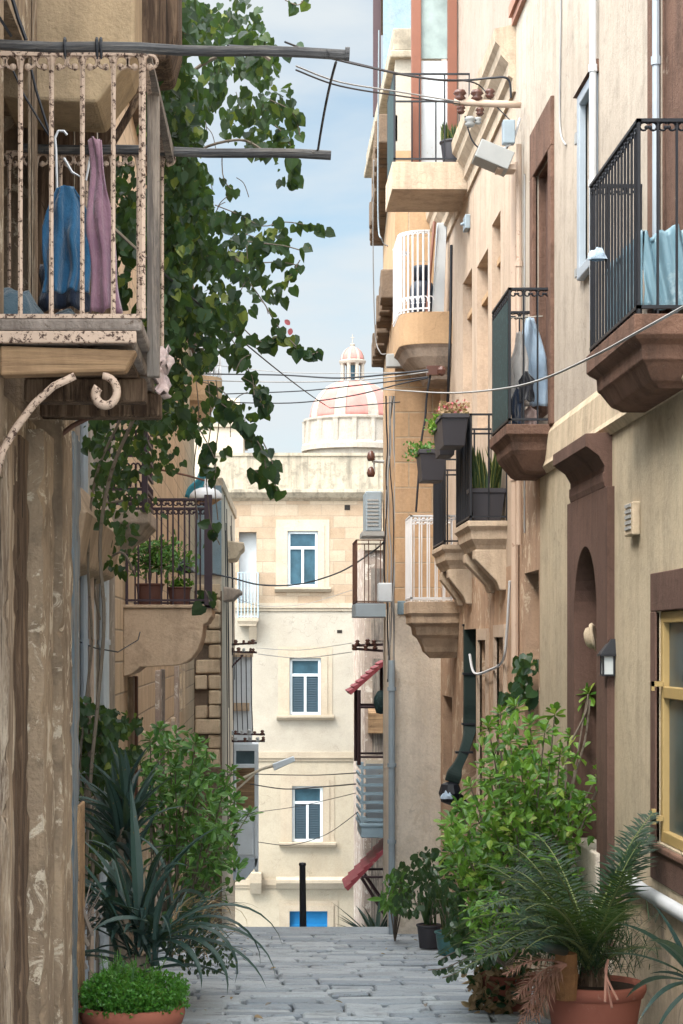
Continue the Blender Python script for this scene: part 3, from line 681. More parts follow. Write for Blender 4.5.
m.fb(fD,A-w_,A,-.01,.05,c,d+w_); m.fb(fD,B,B+w_,-.01,.05,c,d+w_); m.fb(fD,A,B,-.01,.05,d,d+w_)
m.fb(fD,A-.27,A-w_,-.01,.02,c,d+.27); m.fb(fD,B+w_,B+.27,-.01,.02,c,d+.27); m.fb(fD,A-w_,B+w_,-.01,.02,d+w_,d+.27)
m.build('door_surround',M['trimcream'],houseD)
m=MB(); m.extr([fD(A-.35,0,d+.58),fD(A-.35,.08,d+.6),fD(A-.35,.2,d+.74),fD(A-.35,.26,d+.76),fD(A-.35,.26,d+.84),fD(A-.35,0,d+.9)],(B-A+.85,0,0)); m.build('door_hood',M['trimcream'],houseD)
for (a,b,c,d) in ((344.5,350,505,510),(337,342,630,633),(342,348,757,760),(340,347,884,887)):
    m=MB(); m.fb(fD,dx(a),dx(b),.0,.012,dz(d),dz(c)); m.build('air_vent',M['void'],houseD)
# recessed pale balcony on its left
q=MB(); q.fb(fD,rec[0]+.003,rec[1]-.003,-.34,-.3,rec[2],rec[3]-.003); q.build('balcony_door',M['galwhite'],houseD)
q=MB(); moulded(q,fD,dx(237),dx(258.5),.4,[(0,dz(618)),(0,dz(621)),(.05,dz(624)),(.06,dz(626))]); bb=q.build('balcony',M['trimcream'],houseD); bb['label']='small balcony with pale blue railing high on the left of the facade'
railing(bb,[(dx(238),YD-.02),(dx(238),YD-.38),(dx(258),YD-.38),(dx(258),YD-.02)],dz(618),dz(573),M['blueiron'],.09,.012,False)
q=MB(); q.extr([fD(dx(249),0,dz(640)),fD(dx(249),.12,dz(640)),fD(dx(249),.3,dz(628)),fD(dx(249),.35,dz(624)),fD(dx(249),0,dz(624))],(.2,0,0)); q.build('corbel',M['trimcream'],bb)
q=MB(); q.extr([fD(dx(250),0,dz(893)),fD(dx(250),.15,dz(893)),fD(dx(250),.3,dz(882)),fD(dx(250),.3,dz(872)),fD(dx(250),0,dz(872))],(.3,0,0)); q.build('corbel',M['trimcream'],houseD)

# ---- church
ch=Vector(((352.5-VX)/6, F/6, 0)); ch.z=(VY-455)/6
church=thing('church','distant domed church with pink ribbed dome, white drum and lantern','church',(ch.x,ch.y,-10))
def cz(py): return (VY-py)/6
r0=43/6
m=MB(); n=48
rm_=[(51/6,cz(452)),(51/6,cz(447)),(48/6,cz(444)),(47/6,cz(424)),(49/6,cz(422)),(49/6,cz(420)),(r0*1.0,cz(419))]
m.lathe((ch.x,ch.y,0),[(70/6,-10),(70/6,cz(520)),(46/6,cz(520)),(46/6,cz(452))]+rm_,n)
m.build('drum',M['domewhite'],church)
m=MB()
for i in range(16):
    a=i/16*2*PI; p=V(ch.x+47/6*math.cos(a),ch.y+47/6*math.sin(a),0)
    m.lathe((p.x,p.y,0),[(.5,cz(452)),(.5,cz(424)),(.65,cz(422))],6)
m.build('buttress',M['domewhite'],church)
m=MB(); H=r0*1.0; prof=[]
z0=cz(420); zt=cz(381)
for i in range(15):
    t=i/14*1.45; prof.append((r0*math.cos(t)**.9, z0+(zt-z0)*math.sin(t)/math.sin(1.45)))
m.lathe((ch.x,ch.y,0),prof,48); m.build('dome',M['domepink'],church,smooth=True)
m=MB()
for i in range(8):
    a0_=i/8*2*PI+.45
    pts=[]
    for (r_,z) in prof: 
        for s in (-1,1):
            w=.155*(.35+.65*(r_/r0)) if r_>0 else .1
            pts.append(V(ch.x+(r_+.12)*math.cos(a0_+s*.13),ch.y+(r_+.12)*math.sin(a0_+s*.13),z+.05))
    m.add(pts,[(2*k,2*k+1,2*k+3,2*k+2) for k in range(len(prof)-1)])
m.build('rib',M['domewhite'],church,solid=.2)
m=MB(); cl=V(ch.x,ch.y,0)
m.lathe(cl,[(2.6,cz(389)),(2.6,cz(386)),(2.2,cz(385)),(1.9,cz(384)),(1.0,cz(383.9)),(1.0,cz(365)),(2.1,cz(364)),(2.25,cz(362)),(2.25,cz(361)),(1.9,cz(360))],24)
for i in range(8):
    a=i/8*2*PI+.39; m.lathe((cl.x+1.75*math.cos(a),cl.y+1.75*math.sin(a),0),[(.36,cz(384)),(.30,cz(366)),(.42,cz(364))],8)
la=m.build('lantern',M['domewhite'],church)
m=MB(); m.lathe(cl,[(1.02,cz(383)),(1.02,cz(366))],16); m.build('lantern_window',M['blueglass'],la)
m=MB(); zz0,zz1=cz(361),cz(347)
m.lathe(cl,[(2.0*math.cos(i/8*1.5),zz0+(zz1-zz0)*math.sin(i/8*1.5)) for i in range(9)],24); m.build('lantern_cap',M['domepink'],la,smooth=True)
m=MB()
for i in range(8):
    a0_=i/8*2*PI+.45; pts=[]
    for j in range(9):
        t=j/8*1.5
        for s in (-1,1): pts.append(V(cl.x+(2.0*math.cos(t)+.05)*math.cos(a0_+s*.13),cl.y+(2.0*math.cos(t)+.05)*math.sin(a0_+s*.13),zz0+(zz1-zz0)*math.sin(t)+.03))
    m.add(pts,[(2*k,2*k+1,2*k+3,2*k+2) for k in range(8)])
m.lathe(cl,[(.5,cz(348)),(.35,cz(346)),(.45,cz(344.5)),(.1,cz(343)),(.06,cz(335)),(0,cz(334))],8); m.box(cl.x-.3,cl.x+.3,cl.y-.05,cl.y+.05,cz(338),cz(337.3))
m.build('finial',M['domewhite'],la)
# cream roofs behind left
far1=thing('house','cream rooftop building standing above the left side of the parapet','house',P(220,458,30))
m=MB(); a,b_=P(150,600,30),P(243,427,30); m.box(a.x,b_.x,a.y,a.y+8,-10,b_.z); m.build('wall',M['farcream'],far1)
m=MB(); m.box(a.x-.1,b_.x+.1,a.y-.1,a.y+8.1,b_.z,b_.z+.12); m.build('coping',M['parapet'],far1)
m=MB(); c1,c2=P(219,427,30),P(239,397,30); m.box(c1.x,c2.x,a.y+2,a.y+5,b_.z+.12,c2.z+.2); m.build('stair_hut',M['farcream'],far1)
# ------------------------------------------------------------------ left side houses
WL=-.93
fL=FR((WL,0,0),(0,1,0),(1,0,0))
def yl(px,X=WL): return F*X/(px-VX)
H1=thing('house','old house at the left edge with peeling stone pilaster, timber door frame and rusty balcony','house',(WL,8,-2))
m=MB(); wall(m,fL,4.5,9.95,-3,4.3,[(7.2,8.9,.9,2.35,.5),(6.2,7.8,-2.2,.6,.4)],T=4,r=.4); m.build('wall',M['oldstone'],H1)
q=MB(); q.fb(fL,6.21,7.79,-.38,-.3,-2.2,.59); q.build('door',M['woodbrown'],H1)
q=MB(); q.fb(fL,7.21,8.89,-.48,-.4,.91,2.34); q.build('balcony_door',M['woodbrown'],H1)
# vertical door-frame boards, pilaster mouldings (distance along the alley from the picture columns)
def strip(pa,pb,b,z0,z1,mat,name,taper=0):
    m=MB(); ya,yb=yl(pa),yl(pb); na=6; nz=110; sd=pa*3.1
    def f(u,v):
        # front face plus returns at both ends, chipped along its edges
        e=[(-.05,0),(0,0),(1/4,.25),(2/4,.5),(3/4,.75),(1,1),(1.05,1)]; i=min(int(round(u*na)),na); q=e[i][1]
        z=lerp(z0,z1,v); nn_=noise.noise(V(sd+q*2,z*5,q*3)); ch=max(0,noise.noise(V(sd,z*9,i*7.0))-.15)*.05 if i in(1,5) else 0
        dep=-.05 if i in (0,6) else b+.008*nn_-ch
        return fL(lerp(ya,yb,q)+.004*noise.noise(V(sd+9,z*2.3,i))*(1 if i in (0,1,5,6) else .3),dep,z)
    m.sheet(f,na,nz); return m.build(name,M[mat],H1)
strip(3,9,.02,-3,.75,'woodtanz','door_frame'); strip(9.5,17,.0,-3,.75,'woodbrown','door_frame'); strip(17.5,26,.01,-3,.80,'woodbrown','door_frame')
strip(26,37,.07,-3,.85,'oldstone','pilaster'); strip(37.5,40.5,.01,-3,.9,'woodtanz','door_frame')
strip(41,52,.09,-3,.95,'oldstone','pilaster'); strip(52,58,.03,-3,.95,'woodgrey','pilaster')
strip(58.5,63,.045,-3,1.0,'woodblue','shutter_board'); strip(63,67.5,.05,-3,1.0,'woodblue','shutter_board'); strip(67.5,74,.03,-3,1.0,'woodblue','shutter_board')
m=MB(); m.fb(fL,yl(70),yl(76),.03,.045,-3,-.78); m.build('lower_board',M['woodtan'],H1,bevel=.004)
m=MB(); m.fb(fL,yl(2),yl(12),.02,.12,-3,-1.55); m.fb(fL,yl(2),yl(15),.02,.14,-1.60,-1.52); m.build('plinth',M['oldstone'],H1,bevel=.02)
m=MB(); m.tube([P(49,800,228),P(48,760,227),P(47,742,226),P(52,830,226),P(53,880,226)],.006,5); m.build('peeling_strip',M['galwhite'],H1)
# stone bracket above the balcony
m=MB(); y0,y1=F/246,F/232
def pc(px,py,k=246): return V((px-VX)/k,F/k,(VY-py)/k)
m.extr([pc(0,-160),pc(135,-160),pc(135,44),pc(128,62),pc(97,103),pc(30,100),pc(0,96)],(0,y1-y0,0)); 
m.build('stone_bracket',plaster('tan_bracket_stone',(.44,.33,.21),(.37,.28,.18),(.16,.12,.09),.5,bump=.6,seed=35),H1,bevel=.015)
m=MB(); m.extr([pc(136,-160,220),pc(177,-160,220),pc(178,30,220),pc(170,60,220),pc(137,64,220)],(0,.5,0)); m.build('timber_bracket',M['woodbrown'],H1,bevel=.02)
m=MB(); 
for i,(a,b) in enumerate(((30,52),(53,74),(75,97),(98,112))): m.extr([pc(a,104,226),pc(b-.7,104,226),pc(b-.7,330,226),pc(a,330,226)],(0,.04,0))
m.build('open_shutter',M['woodbrown'],H1,bevel=.004)
m=MB(); m.tube([pc(100,165,230),pc(140,95,230)],.018,6); m.build('diagonal_strut',M['woodbrown'],H1)
m=MB()
for (a,b) in ((32,36.5),(28,31)): m.extr([pc(a,-100,250),pc(b,-100,250),pc(b,318,250),pc(a,318,250)],(0,.03,0))
m.build('door_jamb',M['woodtanz'],H1)
# rusty balcony
KN,KF=283.,235.; ZB=(VY-318)/KN; XO=-.424
bal=MB(); yN,yF=F/KN,F/KF
bal.box(WL,XO,yN,yF,ZB-.045,ZB); bal.box(WL,XO-.03,yN+.03,yF-.03,ZB-.09,ZB-.045)
bal=bal.build('balcony',plaster('flaking_concrete_edge',(.36,.32,.29),(.27,.22,.19),(.08,.06,.05),.9,flake=(.12,.085,.065),bump=1,seed=36),H1,bevel=.01); bal['label']='decayed balcony with rusty pinkish railing over timber beams'
q=MB(); q.hexa([(WL,yN+.02,ZB-.20),(XO-.06,yN+.02,ZB-.185),(XO-.06,yN+.12,ZB-.185),(WL,yN+.12,ZB-.20),(WL,yN+.02,ZB-.093),(XO-.02,yN+.02,ZB-.11),(XO-.02,yN+.12,ZB-.11),(WL,yN+.12,ZB-.093)]); q.build('beam',M['woodtan'],bal,bevel=.01)
q=MB(); q.box(WL,XO-.06,yN+.13,yF-.02,ZB-.11,ZB-.091); q.build('underside_board',M['woodbrown'],bal)
q=MB(); q.box(WL,XO-.03,F/256,F/256+.12,ZB-.205,ZB-.112); q.build('beam',M['woodbrown'],bal,bevel=.01)
q=MB(); q.box(WL,XO-.0,yF-.14,yF,ZB-.20,ZB-.10); q.build('beam',M['woodbrown'],bal,bevel=.01)
q=MB(); q.box(WL-.02,XO-.02,yN+.0,yN+.02,ZB-.088,ZB-.045)
q.build('cracked_fascia',M['rustpink'],bal,bevel=.005)
zt_=(VY-52)/KN
# near end: five bars with scrolls
rm_=MB(); rm_.box(WL-.16,XO+.01,yN+.0,yN+.02,zt_-.012,zt_+.004); rm_.box(XO-.01,XO+.012,yN,yF,zt_-.012,zt_+.004); rm_.box(WL-.16,XO+.01,yF-.02,yF,zt_-.012,zt_+.004); q=MB(); q.box(WL-.16,XO+.0,yN+.002,yN+.018,ZB,ZB+.015); q.build('bottom_rail',M['rustpink'],bal)
xs=[(x-VX)/KN for x in (-42,-10,20,51,82,113,142)]
for yy,sc_ in ((yN+.01,1),(yF-.01,1)):
    for x in xs:
        if sc_==1:
            for sg in (1,-1):
                pts=[]
                for t in range(13):
                    a=t/12*1.7*PI; r_=.026*(1-.5*t/12)
                    pts.append(V(x+sg*(.034+ -r_*math.cos(a)+.0), yy, zt_-.04+r_*math.sin(a)+ .012*(1-t/12)))
                pts=[V(x+sg*.0,yy,zt_-.075),V(x+sg*.004,yy,zt_-.055)]+pts
                rm_.tube(pts,.0065,5); rm_.lathe(pts[-1],[(0,-.014),(.011,-.008),(.013,0),(.011,.008),(0,.014)],8)
rl=rm_.build('railing',M['rustpink'],bal)
for x in xs:
    t=MB(); t.tube([V(x,yN+.01,ZB),V(x,yN+.01,ZB+.3),V(x+.001,yN+.01,zt_)],[.0095,.0085,.010] if x<xs[-1] else [.014,.013,.014],6); t.build('baluster',M['rustpink'],bal)
    t=MB(); t.tube([V(x,yF-.01,ZB),V(x,yF-.01,zt_)],.008,6); t.build('baluster',M['rustpink'],bal)
q=MB(); q.box(XO-.012,XO+.036,yN+.5,yN+.55,ZB-.14,zt_+.0); q.build('corner_post',M['woodgrey'],bal,bevel=.005)
q=MB(); q.hexa([(XO+.005,yN+.04,zt_-.0),(XO+.03,yN+.04,zt_-.0),(XO+.05,yF-.03,zt_-.05),(XO+.02,yF-.03,zt_-.05),(XO+.005,yN+.04,zt_+.01),(XO+.03,yN+.04,zt_+.01),(XO+.05,yF-.03,zt_+.01),(XO+.02,yF-.03,zt_+.01)]); q.build('side_board',M['woodgrey'],bal)
def brace(pts,r,m_,sp=None):
    q=MB(); q.tube(pts,r,7); 
    if sp: q.tube(sp,[r*(1+.35*i/len(sp)) for i in range(len(sp))],7)
    q.build('iron_bracket',m_,bal,smooth=True)
kk=282.
cs=V(*P(104,393,kk)); sp=[]
for i in range(22):
    t=i/21; a=-.62*PI+ -t*1.75*PI+PI*1.15; r_=(15-7.5*t)/kk
    sp.append(V(cs.x+r_*math.cos(a)*1.0, cs.y, cs.z+r_*math.sin(a)*1.15))
brace([P(-4,476,kk),P(3,450,kk),P(16,428,kk),P(34,404,kk),P(54,386,kk),P(75,376,kk)],.014,M['rustpink'],sp)
brace([P(26,478,236),P(36,460,236),P(52,442,236),P(72,426,236),P(92,416,236),P(110,411,236)],.011,M['rustbrown'])

# clothes poles across the alley
pole=MB(); a,b=P(-70,43,286),P(346,54,286); n=10
pole.tube([lerp(a,b,i/n)+V(0,0,.004*math.sin(i*1.7)) for i in range(n+1)],.019,8)
pole.tube([P(345,54,286),P(349.5,54.2,286)],.025,8)
solo(pole,'clothes_pole',M['woodpole'],a,'upper grey wooden clothes pole tied along the rusty balcony rail and reaching over the alley','pole','clothes poles')
pole=MB(); a,b=P(22,148,236),P(331,155,236)
pole.tube([lerp(a,b,i/n)+V(0,0,-.004*math.sin(i*1.3)) for i in range(n+1)],.0205,8)
solo(pole,'clothes_pole',M['woodpole'],a,'lower grey wooden clothes pole behind the rusty railing, passing below the vine','pole','clothes poles')
def ropething(name,pts,r,m_,label,cat,group=None,n=4):
    q=MB(); q.tube(pts,r,n); return solo(q,name,m_,pts[0],label,cat,group)
def sag(a,b,s,n=18,w=0): return [lerp(a,b,i/n)-V(0,0,s*4*(i/n)*(1-i/n)) for i in range(n+1)]
ropething('rope',sag(P(336,62,284),P(318,150,238),-.03,8)+[P(312,152,238)],.005,M['woodpole'],'short rope hanging between the ends of the two clothes poles','rope')
for px in (65,97,101):
    q=MB(); c=P(px,47,286); q.tube([c+V(.0,.026*math.cos(t/10*2*PI),.03*math.sin(t/10*2*PI)) for t in range(11)],.005,5); q.tube([c+V(0,-.026,0),c+V(.004,-.028,-.05)],.003,4)
    solo(q,'cord_tie',M['cable'],c,{65:'black cord tie at the left on the upper clothes pole',97:'black cord tie, left one of the close pair on the upper clothes pole',101:'black cord tie, right one of the close pair on the upper clothes pole'}[px],'cord','cord ties')
# rope from the rusty balcony going to the right far house
ropething('clothesline',sag(P(108,224,250),P(330,408,70),.05,14)+[P(400,402,78)],.007,M['cable'],'dark cable slanting from behind the rusty balcony down past the vine to the corner house','cable')
ropething('clothesline',sag(P(108,222,252),P(262,352,120),.03,14),.006,M['rope'],'pale rope slanting down from the rusty railing through the vine','rope')

# laundry on the rusty balcony
def cloth(fn,nu,nv,mat,name,label,cat,loc,parent=None,solid=.006,group=None):
    q=MB(); q.sheet(fn,nu,nv)
    o=solo(q,name,mat,loc,label,cat,group,smooth=True,solid=solid); return o
def garment(top,W,L,k,seed,prof,folds=5,amp=.02,depth=.05):
    """hanging cloth: prof(t)->(centre shift, half width) in metres; hangs in the X-Z plane with folds in Y"""
    rr=random.Random(seed); ph=rr.random()*6; 
    def fn(u,v):
        cx,hw=prof(v); s=(u-.5)*2
        f=math.sin(s*folds+ph+1.3*v)*amp*(.35+v)+math.sin(s*folds*2.3+ph*2+v*4)*amp*.4*v
        rnd=noise.noise(V(u*3+seed,v*3,0))*.03
        return top+V(cx+s*hw+rnd*.6, f+rnd+depth*(1-s*s)*.3*-1, -v*L-abs(s)*.01+.02*noise.noise(V(u*4,v*2,seed)))
    return fn
t=P(68,186,262)
cloth(garment(t,.1,.40,250,3,lambda v:(-.01+.03*v*(1-v),.035+.058*min(1,v*2.6)-.012*max(0,v-.7)),9,.018),34,40,M['clothblue'],'shirt','blue cotton shirt hanging inside the rusty railing','shirt',t)
t=P(95,138,262)
cloth(garment(t,.1,.66,248,5,lambda v:(.0+.045*v,.026+.032*v),7,.015),16,28,M['clothmauve'],'towel','mauve towel draped over the rail beside the blue shirt','towel',t)
q=MB(); c=P(60,300,244)
def heap(mb,c,w,h,d,seed,n=26):
    def fn(u,v):
        th=u*2*PI; ph=v*PI/2; r=math.cos(ph)
        bump=1+.35*noise.noise(V(math.cos(th)*1.6+seed,math.sin(th)*1.6,v*2.5))
        return c+V(w*r*math.cos(th)*bump, d*r*math.sin(th)*bump, h*math.sin(ph)*(1+.5*noise.noise(V(math.cos(th)*r*2.5,math.sin(th)*r*2.5,seed+5))))
    mb.sheet(fn,n,10); return mb
def heapthing(c,w,h,d,seed,mat,label,cat='clothes',name='folded_clothes'):
    q=MB(); heap(q,c,w,h,d,seed); return solo(q,name,mat,c,label,cat,smooth=True)
heapthing(V(P(73,312,258).x,7.75,ZB+.003),.14,.13,.13,2,M['clothjean'],'crumpled grey-blue denim heap on the rusty balcony floor below the blue shirt')
heapthing(V(P(125,312,258).x,7.7,ZB+.003),.045,.05,.08,6,M['clothnavy'],'small dark heap of cloth in the right corner of the rusty balcony')
heapthing(V(P(10,312,258).x,7.75,ZB+.003),.17,.22,.20,9,M['clothjean'],'dark teal clothes heaped at the left end of the rusty balcony')
t=P(60,262,243)
cloth(garment(t,.1,.19,250,8,lambda v:(0.02,.10),6,.02),16,10,M['clothnavy'],'trousers','dark navy trousers hanging behind the blue shirt','trousers',t)
# white plastic hanger
ropething('clothes_hanger',[P(57,190,256),P(56,150,256),P(55,138,256),P(58,131,256),P(64,131,256),P(67,135,256)],.005,M['pipewhite'],'white wire hook of a clothes hanger on the lower pole, left of the mauve towel','hanger')
ropething('clothes_hanger',[P(64,158,256),P(72,172,256),P(86,180,256),P(92,150,256)],.005,M['pipewhite'],'white clothes hanger showing between the rusty bars beside the mauve towel','hanger')
# pinkish plant/cloth at the right lower corner of the balcony
t=V(XO+.035,F/244,(VY-348)/244)
cloth(lambda u,v:t+V(-.02+(u-.5)*.06*(1-.4*v)+.010*math.sin(v*17+u*9)+.03*noise.noise(V(u*3,v*5,1)),(u-.5)*.12+.03*math.sin(v*9+u*5),-v*.19-.04*noise.noise(V(u*6,v*2,4))),8,12,M['clothpink'],'rag','pale pink rag hanging off the right corner of the rusty balcony','rag',t)

# cables on the left wall
for i,(pts,r,lb) in enumerate((([P(-4,12,290),P(11,36,285)],.006,'black cable crossing the top left corner above the upper pole'),
    ([P(11,-6,276),P(18,18,276),P(26,40,276)],.007,'thick black cable dropping behind the upper pole at the far left'),
    ([P(12,68,262),P(24,95,262),P(42,125,262),P(52,140,262)],.004,'thin dark wire slanting behind the rusty bars'),
    ([P(30,64,262),P(36,90,262),P(50,135,262)],.005,'black wire hanging between the first two rusty bars'))):
    ropething('cable',pts,r,M['cable'],lb,'cable','wires on the left house')
# second left house
fL2=FR((-1.25,0,0),(0,1,0),(1,0,0))
H2=thing('house','recessed plastered house behind the vine with dark door slots and pale door jambs','house',(-1.25,13,-3))
op2=[(11.7,12.35,-3,.25,.3),(13.2,14.2,-3.2,.1,.3)]
m=MB(); wall(m,fL2,9.95,17,-4,5.6,op2,T=4); m.build('wall',plaster('warm_grey_plaster',(.42,.37,.32),(.35,.31,.27),(.12,.1,.09),.7,flake=(.5,.46,.4),seed=37),H2)  # warm grey plaster with streaks and paler flaked patches
for o_ in op2:
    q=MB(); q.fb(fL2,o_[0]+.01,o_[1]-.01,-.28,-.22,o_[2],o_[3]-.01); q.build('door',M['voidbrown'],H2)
for y in (11.45,12.38,12.95,14.25):
    q=MB(); q.fb(fL2,y,y+.2,-.02,.05,-4,.45); q.build('door_jamb',M['galwhite'],H2,bevel=.01)
    q=MB(); q.fb(fL2,y+.21,y+.26,-.02,.03,-4,.45); q.build('door_jamb',M['peel'],H2)
m=MB(); m.extr([fL2(12.0,0,.45),fL2(12.0,.14,.5),fL2(12.0,.2,.8),fL2(12.0,.1,1.0),fL2(12.0,0,1.05)],(0,3,0)); m.build('cornice',M['stone'],H2,bevel=.02)
# dark iron balcony with heart scrolls
KB=130.; yb=F/KB
b=MB(); moulded(b,FR((-1.25,0,0),(0,1,0),(1,0,0)),yb,yb+1.1,.38,[(0,1.04),(0,.94),(.05,.90),(.08,.86),(.2,.80),(.25,.74)]); b=b.build('balcony',M['greystone'],H2,bevel=.01); b['label']='stone balcony with dark heart-scroll iron railing behind the vine'
q=MB()
x0=-1.22; x1=-.89
for z in [1.09,1.20,1.33,1.46,1.59,1.72,1.85]:
    q.box(x0,x1,yb+.01,yb+.03,z-.012,z+.012); q.box(x1-.02,x1,yb,yb+1.05,z-.012,z+.012)
    if z<1.8:
        for i in range(4):
            c=V(lerp(x0,x1,(i+.5)/4),yb+.02,z+.065)
            for sg in (1,-1): q.tube([c+V(sg*(.022-.022*math.cos(t/8*1.5*PI)),0,-.05+.045*math.sin(t/8*1.5*PI)*1+.03*t/8) for t in range(9)],.007,4)
        for i in range(9):
            c=V(x1-.01,lerp(yb,yb+1.05,(i+.5)/9),z+.065)
            for sg in (1,-1): q.tube([c+V(0,sg*(.022-.022*math.cos(t/8*1.5*PI)),-.05+.045*math.sin(t/8*1.5*PI)*1+.03*t/8) for t in range(9)],.007,4)
q.box(x1-.035,x1+.01,yb-.01,yb+.035,1.02,1.95); q.build('railing',M['purpleiron'],b)
# vertical pipes on the recessed wall
for (px,r_,mm,lb) in ((84,.028,'pipegrey','grey downpipe on the recessed left wall, the nearest to the blue boards'),(91,.02,'pipebeige','beige pipe on the recessed left wall'),(104,.04,'galwhite','pale thick downpipe left of the stone balcony')):
    y=F*-1.2/(px-VX); q=MB(); q.tube([V(-1.2,y,-3.5),V(-1.2,y,.6 if px>90 else 1.6)],r_,8)
    for z in (-2.2,-1.1,0): q.tube([V(-1.2,y,z),V(-1.2,y,z+.04)],r_*1.25,8)
    solo(q,'downpipe',M[mm],V(-1.2,y,-3.5),lb,'pipe','pipes on the left wall')
ropething('cable',[P(88,478,140),P(90,560,140),P(92,620,140),P(88,680,142),P(82,740,142),P(80,800,142)],.008,M['rope'],'pale electric cord looping down the recessed left wall','cable')
ropething('cable',[P(75,640,150),P(95,648,146),P(118,652,140),P(138,640,125),P(140,632,118)],.005,M['cable'],'thin wire strung across the left door slots below the stone balcony','cable')

# third left house
fL3=fL2
H3=thing('house','long ochre house on the left with the green potted balcony','house',(-1.25,25,-4))
m=MB(); opn=[(21,22.2,-4.2,-1.0,.3),(26,27.4,-4.2,-1.1,.3),(30,31,-1,1.2,.3)]
wall(m,fL3,17,37,-7,5.3,opn,T=4); m.build('wall',M['sideashlar'],H3)
for o_ in opn:
    q=MB(); q.fb(fL3,o_[0]+.01,o_[1]-.01,-.28,-.22,o_[2],o_[3]-.01); q.build('door',M['woodgrey'],H3)
    for y in (o_[0]-.26,o_[1]+.02): q=MB(); q.fb(fL3,y,y+.22,-.02,.06,-5 if o_[2]<-2 else o_[2],o_[3]+.1); q.build('door_jamb',M['limerough'],H3,bevel=.01)
m=MB(); m.fb(fL3,17,37,-.05,.22,5.3,5.45); m.fb(fL3,17,37,-.05,.12,5.1,5.3); m.build('cornice',M['darkstone'],H3,bevel=.02)
for y,mm,w_ in ((18.6,'woodtanz',.25),(19.3,'rustbrown',.1),(23.4,'peel',.5),(24.6,'woodgrey',.2),(28.5,'peel',.6)):
    q=MB(); q.fb(fL3,y,y+w_,-.02,.05,-6,-.3); q.build('pilaster',M[mm],H3,bevel=.01)
KS=111.; ys=F/KS; zc=(VY-608)/KS
b=MB(); fr=fL3
b.extr([V(-1.25,ys,zc),V(-.45,ys,zc),V(-.45,ys,zc-.07),V(-.47,ys,zc-.09),V(-.49,ys,zc-.13),V(-.53,ys,zc-.15),V(-.535,ys,zc-.22),V(-.55,ys,zc-.30),V(-.58,ys,zc-.38),V(-.63,ys,zc-.45),V(-.69,ys,zc-.495),V(-.76,ys,zc-.52),V(-1.1,ys,zc-.535),V(-1.18,ys,zc-.6),V(-1.25,ys,zc-.62)],(0,1.25,0))
b=b.build('balcony',M['stone'],H3,bevel=.012); b['label']='curved stone balcony with dark iron railing and potted plants'
q=MB(); q.box(-1.25,-.43,ys-.02,ys+1.27,zc,zc+.03); q.build('floor_edge',M['stone'],b,bevel=.006)
railing(b,[(-1.22,ys+.02),(-.49,ys+.02),(-.49,ys+1.22),(-1.22,ys+1.22)],zc+.03,zc+.98,M['purpleiron'],.105,.009,True,.014)
q=MB(); q.box(-.52,-.45,ys-.02,ys+.05,zc,zc+1.02); q.build('corner_post',M['purpleiron'],b)
q=MB()
for i in range(9):
    y=ys+.08+i*.125
    for s in range(3):
        q.tube([V(-.49,y+.05*math.cos(t/9*1.8*PI)*(1-.05*t),zc+.2+s*.11+.05*math.sin(t/9*1.8*PI)*(1-.05*t)) for t in range(10)],.006,4)
q.build('scrollwork',M['whiteiron'],b)
# small bowed balcony far up
c=P(184,398,57); m=MB(); m.lathe((-1.25,c.y,c.z),[(.1,-.45),(.3,-.38),(.42,-.15),(.52,-.1),(.55,.0),(.55,.33),(.50,.34)],24,-PI/2,PI/2); b=m.build('balcony',M['orange'],H3); b['label']='bowed honey-coloured balcony with lattice top'
m=MB()
for i in range(13):
    a=-PI/2+PI*i/12
    for s in (1,-1):
        a2=a+s*.26; m.tube([V(-1.25+.53*math.cos(a),c.y+.53*math.sin(a),c.z+.34),V(-1.25+.53*math.cos(a2),c.y+.53*math.sin(a2),c.z+.8)],.012,4)
m.lathe((-1.25,c.y,c.z),[(.55,.8),(.55,.84),(.5,.84)],24,-PI/2,PI/2); m.build('lattice',M['whiteiron'],b)
# fourth left house: broken pier in front, ashlar side
H4=thing('house','crumbling house with broken stone pier front, gallery window and slanted old cables','house',(-.7,37,-5))
fF=FR((0,37.04,0),(1,0,0),(0,-1,0))
def sx(y): return -.75+.13*(y-37)/9
m=MB(); m.hexa([(-4,37.04,-10),(-.75,37.04,-10),(-.62,46,-10),(-4,46,-10),(-4,37.04,3),(-.75,37.04,3),(-.62,46,3),(-4,46,3)]); m.build('wall',plaster('cream_side_plaster',(.68,.60,.49),(.60,.52,.42),(.32,.27,.22),.5,seed=38),H4)
m=MB(); z=-2.25; row=0
while z<.95:
    hh=R.uniform(.26,.33); x=-1.25; spl=[-1.25]
    spl += ([-1.0] if row%2 else [])+[-.75]
    if row%3==1: spl=[-1.25,-1.12,-1.0,-.75]
    for i in range(len(spl)-1):
        a,b_=spl[i],spl[i+1]; e=R.uniform(.004,.014)
        if b_-a<.14: 
            m.box(a+e,b_-e,37.05,37.2,z+e,z+hh-.03); continue
        pts=[V(a+e+R.uniform(0,.02),36.9+R.uniform(-.05,.05),z+e+R.uniform(0,.02)),V(b_-e-R.uniform(0,.02),36.9+R.uniform(-.05,.05),z+e+R.uniform(0,.02)),V(b_-e,37.1,z+e),V(a+e,37.1,z+e)]
        m.hexa(pts+[p+V(R.uniform(-.01,.01),0,hh-2*e-R.uniform(0,.02)) for p in pts])
    z+=hh; row+=1
m.build('broken_pier',M['brokenstone'],H4,bevel=.03)
m=MB(); m.box(-1.26,-.74,36.98,37.04,-7,1.0); m.build('pier_core',M['darkstone'],H4)
m=MB(); m.box(-1.26,-.74,36.85,37.0,-2.42,-2.25); m.build('lintel',M['darkstone'],H4,bevel=.02)
